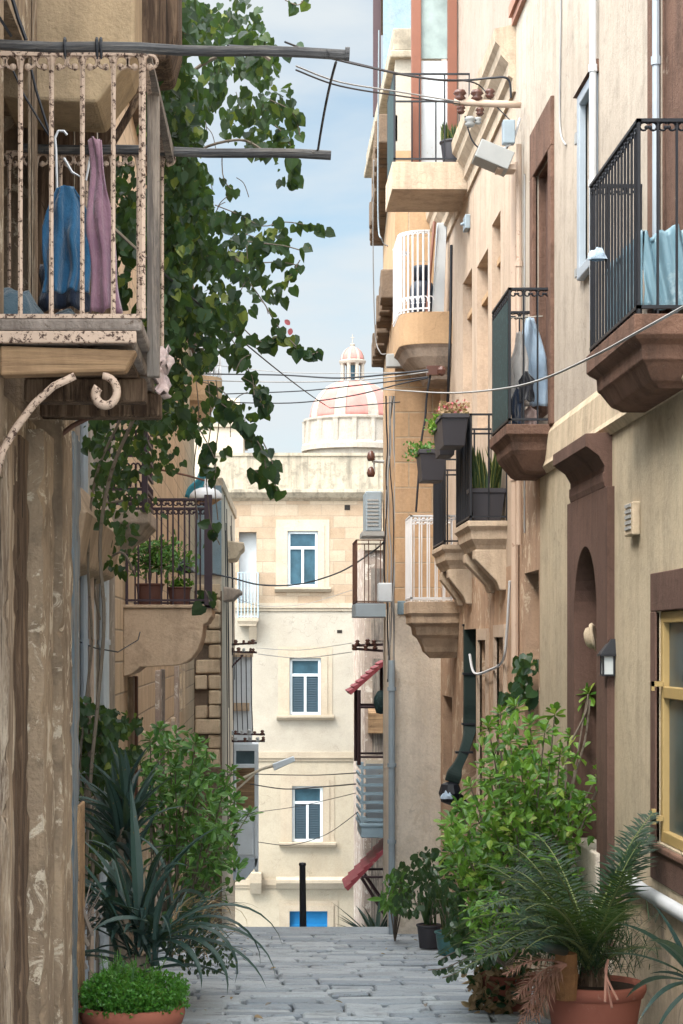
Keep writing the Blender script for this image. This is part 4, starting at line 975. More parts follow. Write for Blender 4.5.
m=MB(); m.extr([V(-.75,40.5,1.72),V(-.52,40.5,1.74),V(-.46,40.5,1.84),V(-.46,40.5,1.88),V(-.36,40.5,1.96),V(-.36,40.5,2.08),V(-.75,40.5,2.12)],(0,1.6,0)); m.build('window_hood',M['limerough'],H4,bevel=.03)
m=MB(); m.extr([V(-.76,38.0,.82),V(-.56,38.0,.85),V(-.46,38.0,.95),V(-.40,38.0,.97),V(-.42,38.0,1.06),V(-.76,38.0,1.12)],(.03,.9,0)); m.build('broken_ledge',M['greystone'],H4,bevel=.03)
m=MB(); m.fb(fF,-1.2,-.75,-.0,.06,1.3,2.95); m.build('blue_panel',M['bluewall'],H4)
m=MB(); m.hexa([(-1,37.0,2.9),(-.72,37.0,2.9),(-.58,46,2.9),(-1,46,2.9),(-1,37.0,3.1),(-.72,37.0,3.1),(-.58,46,3.1),(-1,46,3.1)]); m.build('coping',M['limerough'],H4,bevel=.02)
# two tall windows/doors beyond, grey gallery
KG=45.; yg=F/KG
ga=MB(); gx0,gx1=(232-VX)/KG,(258.5-VX)/KG
def gz_(py): return (VY-py)/KG
ga.box(gx0-.2,gx1,yg,yg+1.6,gz_(751),gz_(744)); 
for x in (gx0,(gx0+gx1)/2-.0,gx1-.07):
    pass
for x in (gx0-.0,gx1-.09): ga.box(x,x+.09,yg,yg+.09,gz_(872),gz_(751))
ga.box(gx1-.09,gx1,yg+1.5,yg+1.6,gz_(872),gz_(751)); ga.box(gx0+.09,gx1-.09,yg,yg+.08,gz_(768),gz_(764)); ga.box(gx0+.09,gx1-.09,yg,yg+.1,gz_(814),gz_(810)); 
ga.box(gx0+.09,gx1-.09,yg+.02,yg+.06,gz_(858),gz_(814)); ga.box(gx1-.08,gx1-.03,yg+.09,yg+1.5,gz_(858),gz_(814))
ga=ga.build('timber_gallery',M['galwhite'],H4,bevel=.01)
q=MB(); q.box(gx0+.12,gx1-.12,yg-.01,yg+.02,gz_(855),gz_(818)); q.build('panel',M['galwhite'],ga,bevel=.01)
q=MB(); q.box(gx0+.09,gx1-.09,yg+.04,yg+.05,gz_(764),gz_(751)); q.build('pane',M['glass'],ga)
q=MB(); q.box(gx0+.09,gx1-.09,yg+.4,yg+.42,gz_(810),gz_(768)); q.build('curtain',M['woodtan'],ga)
q=MB(); q.extr([V(gx0,yg,gz_(858)),V(gx1,yg,gz_(858)),V(gx1-.04,yg,gz_(866)),V(gx1-.3,yg,gz_(880)),V(gx0,yg,gz_(880))],(0,1.6,0)); q.build('base',M['pipegrey'],ga,bevel=.01)
q=MB(); q.box(gx0-.02,gx1-.14,yg+.1,yg+.3,gz_(744),gz_(655))
q.build('upper_panel',M['pipewhite'],ga)
q=MB(); q.box(gx0-.02,gx1-.2,yg+.02,yg+.12,gz_(711),gz_(703)); q.box(gx0,gx1-.12,yg+.0,yg+.15,gz_(657),gz_(653)); q.build('crossrail',M['stone'],ga)
# ------------------------------------------------------------------ street fittings
# insulator racks
def rack(x0,x1,y,zs,label,post=None,n=5,cups=True):
    t=thing('insulator_rack',label,'insulator rack',(x0,y,zs[0]),'insulator racks')
    q=MB()
    for z in zs: dz_=.5*(zs[0]-zs[0])+R.uniform(-.025,.025); q.hexa([(x0+R.uniform(0,.06),y,z-.022-dz_),(x1,y,z-.022+dz_),(x1,y+.05,z-.022+dz_),(x0,y+.05,z-.022-dz_),(x0,y,z+.022-dz_),(x1,y,z+.022+dz_),(x1,y+.05,z+.022+dz_),(x0,y+.05,z+.022-dz_)])
    if post: 
        for (a,b) in post: q.tube([a,b],.022,6)
    q.build('crossbar',M['redframe'],t)
    for i in range(n):
        x=lerp(x0+.05,x1-.05,i/(n-1))
        for z in zs:
            sc_=R.uniform(.7,1.05); q=MB(); q.lathe((x+R.uniform(-.04,.04),y-.03,z+R.uniform(-.02,.01)),[(a_*sc_,b_*sc_) for a_,b_ in [(0,.0),(.035,.0),(.055,.03),(.03,.055),(.05,.08),(.028,.11),(0,.12)]],8); q.build('insulator',M['ceramic'] if R.random()<.7 else M['greybox'],t,smooth=True)
    return t
p=P(223,650,46); p2=P(257,650,46)
rack(p.x,p2.x,p.y,[(VY-652)/46,(VY-644)/46],'insulator rack on diagonal struts high beside the left gallery window',[(P(233,652,46),P(222,671,46)),(P(243,655,46),P(226,673,46))],6)
p=P(228,738,46); p2=P(265,738,46)
rack(p.x,p2.x,p.y-.1,[(VY-741)/46,(VY-734)/46],'insulator rack just above the left gallery window',None,6)
p=P(352,645,60); p2=P(390,645,60)
rack(p.x,p2.x,p.y,[(VY-650)/60,(VY-645)/60],'insulator rack above the upper red awning, right of the facade',None,4)
# right wall cable pole with insulators
t=thing('insulator_rack','pale pole bracket with brown insulators sticking out beside the top right balcony','insulator rack',P(520,104,112),'insulator racks')
q=MB(); q.tube([P(521,105,112),P(500,104,112),P(454,102,112)],[.03,.034,.03],8); q.build('pole_arm',M['pipebeige'],t,smooth=True)
for (px,py,s) in ((460,96,1),(477,96,1),(490,94,.8),(461,110,.7),(480,112,.7),(470,122,.9),(478,121,.6)):
    c=P(px,py,112); q=MB(); q.lathe(c,[(0,-.05*s),(.03*s,-.05*s),(.055*s,-.02*s),(.035*s,0),(.06*s,.02*s),(.045*s,.05*s),(0,.06*s)],10); q.build('insulator',M['ceramic'] if py<115 else M['greybox'],t,smooth=True)
t2=thing('junction_box','tilted grey metal junction box hanging under the insulator arm','box',P(492,160,112))
q=MB(); c=P(493,158,112); u=V(.92,0,-.38); w=V(.38,0,.92)*.6
q.hexa([c-u*.16-w*.14+V(0,-.15,0),c+u*.16-w*.14+V(0,-.15,0),c+u*.16-w*.14+V(0,.15,0),c-u*.16-w*.14+V(0,.15,0),c-u*.16+w*.14+V(0,-.15,0),c+u*.16+w*.14+V(0,-.15,0),c+u*.16+w*.14+V(0,.15,0),c-u*.16+w*.14+V(0,.15,0)]); q.build('box_body',M['greybox'],t2,bevel=.008)
q=MB(); q.box(P(496,170,112).x,P(515,170,112).x,F/112-.1,F/112+.1,P(0,172,112).z,P(0,167,112).z); q.build('shelf_bracket',M['pipebeige'],t2)
q=MB(); c=P(508,132,112); q.box(c.x-.05,c.x+.06,c.y-.05,c.y+.06,c.z-.11,c.z+.1); solo(q,'meter_box',M['acgrey'],c,'small blue-grey box fixed between the insulator arm and the tilted box','box',bevel=.01)
def wires(lst,group=None,k=None):
    for pts,r,mm,lb in lst:
        ropething('cable',pts,r,M[mm],lb,'cable',group)
def arcp(pts,n=8):
    """smooth polyline through points (Catmull-Rom)"""
    o=[]; P_=[pts[0]]+pts+[pts[-1]]
    for i in range(1,len(P_)-2):
        a,b,c,d=P_[i-1:i+3]
        for j in range(n):
            t=j/n; o.append(.5*((2*b)+(c-a)*t+(2*a-5*b+4*c-d)*t*t+(3*b-a-3*c+d)*t*t*t))
    o.append(pts[-1]); return o
K1=112
wires([
 (arcp([P(228,46,170),P(300,52,150),P(352,63,140),P(400,74,125),P(440,80,115),P(470,80,112),P(490,78,112),P(508,79,112),P(511,98,112)]),.010,'cable','thick black cable from the left poles across the sky to the insulator arm'),
 (arcp([P(285,42,165),P(330,58,150),P(390,72,130),P(430,79,118),P(475,83,112),P(494,104,112),P(512,122,112)]),.007,'cable','second black cable running just under the thick one to the blue-grey box'),
 (arcp([P(296,66,165),P(340,82,150),P(400,92,130),P(460,102,112)]),.006,'cablegrey','grey wire from the vine to the insulator arm, the upper of two'),
 (arcp([P(296,70,165),P(340,86,150),P(400,96,130),P(460,104,112)]),.006,'cable','dark wire from the vine to the insulator arm, the lower of two'),
 (arcp([P(465,116,112),P(472,140,112),P(484,150,112),P(505,150,112),P(513,130,112)]),.007,'cable','looped black cable drooping under the insulator arm'),
 (arcp([P(520,118,112),P(514,138,112),P(505,148,112),P(495,150,112)]),.011,'pipewhite','curved white conduit behind the tilted junction box'),
])
def fc(a,b,c): return fR(a,b,c)
# long white wire sweeping to the near right, and the ones over the far view
wires([
 (arcp([P(683+40,285,235),P(683,307,216),P(640,331,205),P(590,358,180),P(540,380,152),P(500,389,128),P(450,393,105),P(408,391,84),P(380,389,70)],10),.008,'cablegrey','long pale wire sweeping down from the near right balcony to the corner house'),
 (arcp([P(205,374,60),P(280,375,66),P(340,378,74),P(400,373,80),P(428,370,84)]),.011,'cable','dark wire crossing in front of the dome lantern base, top one of the bundle'),
 (arcp([P(190,380,60),P(280,382,66),P(360,380,74),P(428,372,84)]),.008,'cablegrey','pale wire just below the top wire at the lantern'),
 (arcp([P(225,394,60),P(300,391,66),P(360,385,74),P(428,377,84)]),.009,'cable','dark wire rising to the right through the lantern base'),
 (arcp([P(215,402,60),P(290,403,66),P(350,396,74),P(400,384,80),P(428,378,84)]),.009,'cable','lowest dark wire of the bundle, crossing the pink dome'),
 (arcp([P(190,362,60),P(280,372,66),P(370,373,74),P(428,371,84)]),.005,'cablegrey','thinnest pale wire at the top of the bundle over the dome'),
 (arcp([P(205,572,60),P(232,578,58),P(262,585,55),P(300,584,52),P(340,572,54),P(372,552,60),P(386,540,62)]),.014,'cable','sagging black cable crossing below the top facade window'),
 (arcp([P(236,598,50),P(262,606,45),P(305,604,42),P(352,590,50)]),.006,'cablegrey','thin pale wire below the sagging cable on the facade'),
 (arcp([P(258,654,46),P(300,658,46),P(352,652,58)]),.008,'cablegrey','grey wire between the two upper insulator racks'),
 (arcp([P(256,648,46),P(300,650,46),P(352,643,58)]),.006,'cablegrey','thin wire slightly above the grey wire between the insulator racks'),
 (arcp([P(250,774,46),P(290,775,46),P(320,775,50),P(356,773,60)]),.010,'cable','black wire just above the street lamp arm, running to the slatted blue balcony'),
 (arcp([P(250,784,46),P(285,789,46),P(320,787,50),P(356,784,60)]),.012,'cable','thick black wire running below the street lamp across the facade'),
 (arcp([P(258,812,46),P(300,806,46),P(356,793,60)]),.007,'cable','thin wire crossing the lowest facade window frame top'),
 (arcp([P(258,842,46),P(290,845,46),P(325,835,50),P(358,812,60)]),.008,'cable','wire drooping across the lowest facade window to the blue balcony'),
 (arcp([P(374,160,80),P(373,240,78),P(375,330,76),P(380,352,76),P(386,354,76)]),.007,'cablegrey','thin wire hanging down the sky beside the corner house cornice'),
 (arcp([P(379,30,80),P(378,210,78),P(382,240,78),P(388,246,76)]),.010,'acgrey','curved grey drain hose hugging the corner house cornice'),
])
# slanted old cables on the fourth left house
rr=random.Random(4)
for i in range(7):
    ya=rr.uniform(37.3,43); yb_=min(45.9,ya+rr.uniform(1.5,3)); a=V(sx(ya)+.03,ya,rr.uniform(2.0,2.9)); b=V(sx(yb_)+.03,yb_,a.z-rr.uniform(3,7))
    ropething('cable',arcp([a,lerp(a,b,.4)+V(.01,0,.15),b]),.007,M['cable'],'old dark cable slanting down the side wall of the crumbling house','cable','old cables on the crumbling house')
for i,px in enumerate((236,241,246,251)):
    ropething('cable',[P(px,655,45.6),P(px+.5,700,45.6),P(px+2,735,45.6)],.010,M['cable'],'dark wire dropping between the two left insulator racks','cable','wires between the left racks')
# mass of cables down the corner house edge
for i in range(7):
    x=386+i*2.1; k=75
    pts=[P(x+rr.uniform(-1.2,1.2)+(1.6*math.sin(j*.8+i)),y,k+1) for j,y in enumerate(range(396,700,26))]
    ropething('cable',arcp(pts,4),.007 if i%2 else .010,M[['cable','cablegrey','cablegrey'][i%3]],'tangled cable hanging down the edge of the corner house','cable','cables on the corner house edge')
q=MB(); a=P(391,595,77); q.tube([V(1.70,26.2,-.2),V(1.70,26.2,-5)],.045,10)
for z in (-.6,-1.6,-2.6): q.tube([V(1.70,26.2,z),V(1.70,26.2,z+.05)],.06,10)
solo(q,'downpipe',M['acgrey'],V(1.7,26.2,-5),'pale blue downpipe at the corner of the rough limestone house','pipe')
q=MB(); q.box(*sorted((P(378,0,77).x,P(392,0,77).x)),25.9,26.15,P(0,602,77).z,P(0,583,77).z); solo(q,'meter_box',M['galwhite'],P(385,600,77),'pale square meter box on the corner of the corner house','box',bevel=.015)
q=MB(); q.box(P(417,0,76.5).x-.4,P(417,0,76.5).x-.12,26.1,26.27,P(0,369,76).z,P(0,356,76).z); solo(q,'ledge_cover',M['greybox'],P(405,362,76),'weathered grey metal cover under the bowed white balcony','cover',bevel=.01)
# far-right insulator at parapet level
t=thing('insulator_rack','small bracket with two brown insulators in front of the stained parapet','insulator rack',P(372,462,62),'insulator racks')
q=MB(); q.tube([P(390,462,62),P(372,461,62)],.03,6); q.tube([P(374,452,62),P(374,474,62)],.02,6); q.build('arm',M['greybox'],t)
for py in (456,472): q=MB(); q.lathe(P(371,py,62),[(0,-.08),(.05,-.08),(.07,-.02),(.05,.05),(.03,.08),(0,.09)],8); q.build('insulator',M['ceramic'],t,smooth=True)
# air conditioner
k=62; t=thing('air_conditioner','grey air conditioner on a shelf beside the stained parapet','air conditioner',P(376,530,k))
a,b=P(365.5,531,k),P(382,491,k)
q=MB(); q.box(a.x,b.x,a.y,a.y+.8,a.z,b.z); q.build('casing',M['acgrey'],t,bevel=.02)
q=MB(); 
for i in range(8): z=lerp(a.z+.08,b.z-.1,i/8); q.box(a.x+.03,b.x-.06,a.y-.012,a.y,z,z+.025)
q.build('grille',M['greybox'],t)
q=MB(); q.box(a.x-.05,b.x+.25,a.y-.05,a.y+.9,a.z-.08,a.z-.005); q.build('shelf',M['greybox'],t)
# balconies hung on the corner house side
k=64.; a,b=P(355.5,603,k),P(386,540,k)
bb=MB(); bb.box(a.x,b.x+.1,a.y,a.y+1.3,(VY-617)/k,(VY-603.5)/k); bb=bb.build('balcony',M['acgrey'],houseC,bevel=.01); bb['label']='grey-blue slab balcony with plain brown rail, right of the facade'
railing(bb,[(b.x+.1,a.y+.02),(a.x+.02,a.y+.02),(a.x+.02,a.y+1.25),(b.x+.1,a.y+1.25)],(VY-604)/k,(VY-540)/k,M['rustbrown'],.16,.008,False)
k=60.; a,b=P(361,826,k),P(394,763,k)
bb=MB(); bb.box(a.x,b.x,a.y,a.y+1.3,(VY-838)/k,(VY-824)/k); bb.box(a.x-.03,b.x,a.y-.03,a.y+1.33,(VY-827)/k,(VY-823)/k); bb=bb.build('balcony',M['blueiron'],houseC,bevel=.02); bb['label']='pale blue balcony with horizontal slats at the right of the facade'
q=MB()
for i in range(7):
    z=lerp((VY-820)/k,(VY-768)/k,i/6); q.box(a.x-.02,b.x-.02,a.y-.01,a.y+.02,z-.02,z+.03); q.box(a.x-.02,a.x+.01,a.y+.02,a.y+1.3,z-.02,z+.03)
for x in (a.x,b.x-.08): q.box(x,x+.04,a.y-.02,a.y+.03,(VY-826)/k,(VY-762)/k)
q.build('railing',M['blueiron'],bb)
q=MB(); q.box(a.x+.1,b.x-.15,a.y+.35,a.y+.37,(VY-822)/k,(VY-765)/k); q.build('back_board',M['galwhite'],bb)
# awnings
def awning(k,roof,label,posts,name='awning'):
    t=thing(name,label,'awning',P(*roof[0],k),'red tin awnings')
    a,b=P(*roof[0],k),P(*roof[1],k); d=(b-a).normalized(); nrm=V(-d.z,0,d.x)
    q=MB(); L=(b-a).length; n=7
    for i in range(n):
        s,e=a+d*L*i/n,a+d*L*(i+1.06)/n; lift=nrm*.012
        q.hexa([s,e,e+V(0,1.2,0),s+V(0,1.2,0),s+nrm*.07+lift,e+nrm*.05,e+nrm*.05+V(0,1.2,0),s+nrm*.07+lift+V(0,1.2,0)])
    q.build('tin_roof',M['redtin'],t,bevel=.004)
    for (x0,y0,x1,y1,w_) in posts: 
        for oy in (0,1.15): q=MB(); q.tube([P(x0,y0,k)+V(0,oy,0),P(x1,y1,k)+V(0,oy,0)],w_,6); q.build('strut',M['redframe'],t)
awning(60,((351,695),(387,663)),'upper red tin awning on a dark frame beside the facade',[(359,690,359,765,.035),(386,668,386,707,.04),(359,707,388,707,.028),(360,757,388,757,.02)])
awning(60,((348,891),(392,845)),'lower red tin awning with folding struts above the street crest',[(361,878,384,915,.018),(364,875,386,907,.018),(362,877,393,877,.022),(392,848,392,900,.02)])
q=MB(); q.lathe(P(381,701,60),[(0,-.22),(.08,-.2),(.12,-.08),(.12,.05),(.06,.16),(0,.18)],12); solo(q,'hanging_sack',M['greenmesh'],P(381,701,60),'dark green bundle hanging inside the upper red awning frame','bundle',smooth=True)
# street lamp arm in front of facade
k=46.; t=thing('street_lamp','pale street lamp on a long double arm in front of the facade','street lamp',P(236,788,k))
q=MB(); q.tube([P(233,783,k),P(262,769,k),P(276,765,k)],.035,6); q.tube([P(234,792,k),P(250,778,k),P(256,772,k)],.025,6); q.build('arm',M['trimcream'],t)
q=MB(); a,b=P(273,767,k),P(295,760,k); u=(b-a).normalized(); w=V(-u.z,0,u.x)
q.hexa([a-w*.08-V(0,.12,0),b-w*.02-V(0,.12,0),b-w*.02+V(0,.12,0),a-w*.08+V(0,.12,0),a+w*.07-V(0,.1,0),b+w*.09-V(0,.1,0),b+w*.09+V(0,.1,0),a+w*.07+V(0,.1,0)]); q.build('lamp_head',M['galwhite'],t,bevel=.02)
# hanging dish lamp by the left balcony
k=96.; c=P(206,500,k); t=thing('street_lamp','white dome shaped hanging street lamp behind the stone balcony railing','street lamp',c)
q=MB(); q.lathe(c,[(.165,-.0),(.175,.02),(.165,.06),(.13,.1),(.07,.125),(.02,.13),(.015,.22),(0,.22)],24); q.build('lamp_shade',M['pipewhite'],t,smooth=True)
q=MB(); q.lathe(c,[(0,-.06),(.06,-.055),(.11,-.03),(.15,.0),(.15,.01)],20); q.build('lamp_bowl',M['orange'],t,smooth=True)
q=MB(); q.tube([c+V(-.6,.1,.35),c+V(-.2,.05,.26),c+V(0,0,.2)],.012,6); q.build('arm',M['rustbrown'],t)
# teal net
t=P(213,455,92); 
cloth(lambda u,v:t+V(-.02-v*.22+(u-.5)*(.06+.1*v)+.01*math.sin(v*14),.03*math.sin(u*5+v*6),-v*.48+(u-.5)*.06*math.sin(v*5)),8,18,M['clothteal'],'net','teal net hanging in folds above the dome shaped lamp','net',t)
# bollard on the crest
k=64.; q=MB(); c=P(302.5,866,k); q.tube([V(c.x+.02,c.y,gz(c.y)-.3),V(c.x,c.y,c.z)],[.065,.05],10); q.lathe(V(c.x,c.y,c.z),[(.05,0),(.06,.02),(.05,.05),(0,.06)],10)
solo(q,'bollard',M['black'],V(c.x,c.y,gz(c.y)),'black pole standing beyond the crest in front of the blue door','pole')
# wall lantern
k=150.; c=V(WR,F/k,(VY-645)/k); t=thing('wall_lantern','black wall lantern with frosted glass beside the brown door arch','lantern',c)
zb,zt=(VY-676)/k,(VY-639)/k; xm=P(607.5,0,k).x
q=MB(); q.hexa([(xm-.055,c.y-.06,zt-.10),(xm+.05,c.y-.06,zt-.10),(xm+.05,c.y+.06,zt-.10),(xm-.055,c.y+.06,zt-.10),(xm+.02,c.y-.035,zt),(xm+.05,c.y-.035,zt),(xm+.05,c.y+.035,zt),(xm+.02,c.y+.035,zt)])
q.box(xm-.06,xm+.055,c.y-.065,c.y+.065,zt-.115,zt-.10); q.box(xm-.045,xm+.04,c.y-.05,c.y+.05,zb-.0,zb+.012)
for sx in (-.042,.03): 
    for sy in (-.048,.036): q.box(xm+sx,xm+sx+.012,c.y+sy,c.y+sy+.012,zb,zt-.11)
q.box(xm+.045,WR+.0,c.y-.03,c.y+.03,zb+.0,zt-.02); q.build('housing',M['black'],t,bevel=.003)
q=MB(); q.box(xm-.034,xm+.03,c.y-.042,c.y+.042,zb+.012,zt-.116); q.build('lamp_glass',M['lampglass'],t)
# hat-like disc lamp on door arch
k=140.; c=P(597,637,k); q=MB(); q.add([],[]); 
for (r0_,x0_) in (): pass
pr=[(0,-.07),(.05,-.068),(.075,-.05),(.08,-.02),(.1,-.015),(.105,0),(.09,.01),(.07,.01)]
q.lathe((0,0,0),pr,20); o=q.build('disc_lamp',M['bandplaster'],None,smooth=True); o.rotation_euler=(0,math.radians(78),math.radians(-20)); o.location=V(2.385,F/139.5,(VY-637)/139)
tag(o,'round cream disc lamp hanging in the brown door arch','lamp')
# wall box
k=159.; yy=F/k; t=thing('meter_box','small pale louvred box on the ochre wall above the lantern','box',V(WR,yy,.75))
q=MB(); q.fb(fR,yy-.16,yy+.12,0,.05,(VY-536)/k,(VY-503)/k); q.build('box_body',M['bandplaster'],t,bevel=.01)
q=MB()
for i in range(5): q.fb(fR,yy-.11,yy+.07,.05,.058,(VY-530)/k+i*.035,(VY-530)/k+i*.035+.02)
q.build('louvre',M['greybox'],t)
# pipes on right wall
q=MB(); pts=[V(WR-.05,y,-1.47+.012*math.sin(y*2)) for y in (4,6,8,10,11,12,12.4,12.8)]+[V(WR-.03,13.0,-1.49),V(WR+.02,13.1,-1.5)]
q.tube(pts,.042,10); solo(q,'wall_pipe',M['pipewhite'],pts[0],'white horizontal pipe along the base of the ochre wall at the right edge','pipe',smooth=True)
def vpipe(px,pts_y,r,mm,label,X=WR-.04,z1=9.5,kinks=(),name='downpipe'):
    y=yk(px,X); z0,z1=pts_y; q=MB(); q.tube([V(X,y,z0),V(X,y,z1)],r,8)
    for z in kinks: q.tube([V(X,y,z),V(X,y,z+.05)],r*1.35,8)
    return solo(q,name,M[mm],V(X,y,z0),label,'pipe','pipes on the right houses',smooth=False)
vpipe(593,(2.2,5.75),.024,'pipewhite','thin pale pipe on the grey wall beside the narrow shutter window',kinks=(3.2,4.0,4.6))
vpipe(656,(1.8,5.75),.022,'pipegrey','blue-grey downpipe on the grey wall left of the brown balcony door',kinks=(3.4,))
vpipe(515,(-.2,4.4),.035,'pipebeige','beige downpipe between the beige and grey houses, left one of the pair',kinks=(1.5,3.0))
vpipe(519,(.9,4.5),.025,'pipebeige','beige downpipe between the beige and grey houses, right one of the pair',kinks=(2.2,3.4))
vpipe(524.5,(1.0,4.2),.008,'cablegrey','thin pale cord down the edge of the grey house','pipe' and WR-.01)
ropething('cable',arcp([V(WR-.01,15.6,5.7),V(WR-.012,15.65,4.9),V(WR-.01,15.7,4.1),V(WR-.01,15.4,3.85)]),.008,M['cablegrey'],'loose grey wire hanging on the grey wall above the brown window','cable')
ropething('cable',arcp([V(WR-.03,yk(513),.6),V(WR-.04,yk(511),.1),V(WR-.05,yk(508),-.15),V(WR-.05,yk(495),-.25),V(WR-.08,yk(482),-.3),V(WR-.1,yk(479),-.1)]),.014,M['pipewhite'],'looped white hose end under the snake plant balcony','hose')
ropething('cable',arcp([V(WR-.03,24.5,4.9),V(WR-.04,24.5,4.0),V(WR-.06,24.45,3.5),V(WR-.05,yk(451),2.9),V(WR-.04,yk(445),2.6)]),.018,M['cable'],'black cable running down the right edge of the bowed balcony','cable')
ropething('cable',arcp([P(431,372,82),P(427,395,82),P(425,420,82),P(421,445,82),P(416,512,82)]),.013,M['cable'],'black cable hanging over the orange ashlar of the corner house','cable')
q=MB(); c=P(433,371,82); q.box(c.x-.08,c.x+.1,c.y-.05,c.y+.06,c.z-.05,c.z+.06); q.lathe(c+V(.1,-.1,-.02),[(0,-.06),(.05,-.03),(.06,.02),(.03,.06),(0,.07)],8); solo(q,'junction_box',M['ceramic'],c,'cluster of dark connectors under the bowed balcony','box')
q=MB(); q.box(WR-.06,WR-.0,22.55,22.8,4.70,4.86); q.tube([V(WR,22.65,4.8),V(WR-.1,22.65,4.76)],.02,6); solo(q,'wall_lamp',M['acgrey'],V(WR,22.65,4.78),'small grey fitting on the beige wall under the top balcony','lamp',bevel=.01)
# dark green duct
def duct():
    t=thing('rolled_canvas','long dark green canvas roll curving down the beige wall','canvas roll',P(470,700,86))
    q=MB(); pts=arcp([P(471,625,86),P(471,660,86),P(471,700,86),P(470,728,86),P(464,752,87),P(456,770,88),P(452,782,88)],6)
    n=len(pts); b=len(q.v)
    for i,p in enumerate(pts):
        w_=.085; tdir=(pts[min(i+1,n-1)]-pts[max(i-1,0)]).normalized(); s=V(-tdir.z,0,tdir.x)
        for (u,v_) in ((-w_,-.04),(w_,-.04),(w_,.06),(-w_,.06)): q.v.append(p+s*-u*(-1)+V(0,v_,0))
    for i in range(n-1):
        for j in range(4): q.f.append((b+i*4+j,b+i*4+(j+1)%4,b+i*4+4+(j+1)%4,b+i*4+4+j))
    q.f.append((b,b+1,b+2,b+3)); q.f.append((b+4*n-4,b+4*n-3,b+4*n-2,b+4*n-1)); q.build('canvas',M['canvas'],t,bevel=.01)
    q=MB()
    for i in (0,8,17,24): 
        p=pts[i]; q.box(p.x-.10,p.x+.10,p.y-.06,p.y+.08,p.z-.015,p.z+.01)
    q.build('strap',M['black'],t)
    q=MB(); q.lathe(P(450,793,88),[(0,-.14),(.1,-.1),(.13,0),(.1,.1),(0,.14)],10); q.tube([P(450,790,88),P(462,797,87),P(472,812,87)],.025,6); q.build('knot',M['black'],t)
duct()
heapthing(P(446,798,88)+V(0,-.1,0),.07,.08,.07,4,M['clothpale'],'pale blue rag tied at the foot of the canvas roll','rag','rag')
# planter on top balcony etc.
def pot(c,r,h,mat,label,name='plant_pot',cat='pot',rim=.12,taper=.78,square=False,group=None,n=24):
    t=thing(name,label,cat,c,group)
    q=MB()
    if square:
        w=r; d=r if square is True else square
        q.hexa([(c.x-w*taper,c.y-d*taper,c.z),(c.x+w*taper,c.y-d*taper,c.z),(c.x+w*taper,c.y+d*taper,c.z),(c.x-w*taper,c.y+d*taper,c.z),(c.x-w,c.y-d,c.z+h*.86),(c.x+w,c.y-d,c.z+h*.86),(c.x+w,c.y+d,c.z+h*.86),(c.x-w,c.y+d,c.z+h*.86)])
        bd=q.build('pot',mat,t,bevel=.006)
        q=MB(); e=.012; q.box(c.x-w-e,c.x+w+e,c.y-d-e,c.y+d+e,c.z+h*.862,c.z+h); q.build('rim',mat,bd,bevel=.004)
        q=MB(); q.box(c.x-w*.9,c.x+w*.9,c.y-d*.9,c.y+d*.9,c.z+h*.99,c.z+h+.006); q.build('soil',M['soil'],bd)
    else:
        q.lathe(c,[(r*taper*.97,0),(r*taper,.01),(r*.96,h*(1-rim)),(r*.96,h*(1-rim)+.001)],n); bd=q.build('pot',mat,t,smooth=True)
        q=MB(); z=h*(1-rim); q.lathe(c,[(r*.95,z),(r*1.0,z+.004),(r*1.05,z+h*rim*.45),(r*1.06,z+h*rim*.6),(r*1.05,h*.985),(r*1.02,h),(r*.97,h),(r*.94,h*.95),(r*.93,h*.93),(0,h*.93)],n); q.build('rim',mat,bd,smooth=True)
        q=MB(); q.lathe(c,[(r*.93,h*.935),(r*.5,h*.955),(0,h*.96)],n); q.build('soil',M['soil'],bd)
    return t
# ------------------------------------------------------------------ foliage
def rv(r): 
    while True:
        v=V(r.uniform(-1,1),r.uniform(-1,1),r.uniform(-1,1))
        if .05<v.length<1: return v.normalized()
HEART=[(0,0),(.40,-.10),(.62,.18),(.50,.55),(.22,.82),(0,1)]
OVAL=[(0,0),(.30,.2),(.42,.5),(.30,.8),(0,1)]
OBOV=[(0,0),(.10,.25),(.26,.62),(.24,.85),(0,1)]
LANCE=[(0,0),(.16,.25),(.18,.5),(.10,.8),(0,1)]
def leaf(mb,p,d,nrm,L,W,shape=HEART,fold=.25,curl=.0):
    d=d.normalized(); s=d.cross(nrm); s = s.normalized() if s.length>1e-5 else d.orthogonal().normalized(); u=s.cross(d)
    b=len(mb.v); k=len(shape)
    for (x,y) in shape: mb.v.append(p+d*(y*L)-u*(curl*L*y*y)+ (s*(x*W)+u*(fold*x*W)))
    for (x,y) in shape[1:-1]: mb.v.append(p+d*(y*L)-u*(curl*L*y*y)+(-s*(x*W)+u*(fold*x*W)))
    mb.f.append(tuple(b+i for i in range(k)))
    mb.f.append((b,)+(b+k-1,)+tuple(b+k+i for i in range(k-3,-1,-1)))
TH=[-.12]
def ivy(mb,r,regions,size=.085,shape=HEART):
    """regions: (px,py,rx,ry,k0,k1,count) clumps of hanging leaves"""
    for (px,py,rx,ry,k0,k1,n) in regions:
        made=0
        while made<n:
            a=r.uniform(0,2*PI); q=r.random()**.5
            k=r.uniform(k0,k1); x=px+rx*q*math.cos(a); y=py+ry*q*math.sin(a); p=P(x,y,k)
            # clumpiness, so that gaps open up
            if noise.noise(V(p.x*4.5,p.y*1.5,p.z*4.5))<TH[0] and r.random()<.92: continue
            d=V(r.gauss(0,.5),r.gauss(0,.5),-1+r.gauss(0,.45)); nr=V(r.gauss(0,.6),-1+r.gauss(0,.4),.55+r.gauss(0,.5))
            L=size*r.choice((.45,.7,.9,1.1,1.35))*r.uniform(.85,1.15); leaf(mb,p,d,nr,L,L*r.uniform(.62,.95),shape,r.uniform(.05,.4),r.uniform(0,.3)); made+=1
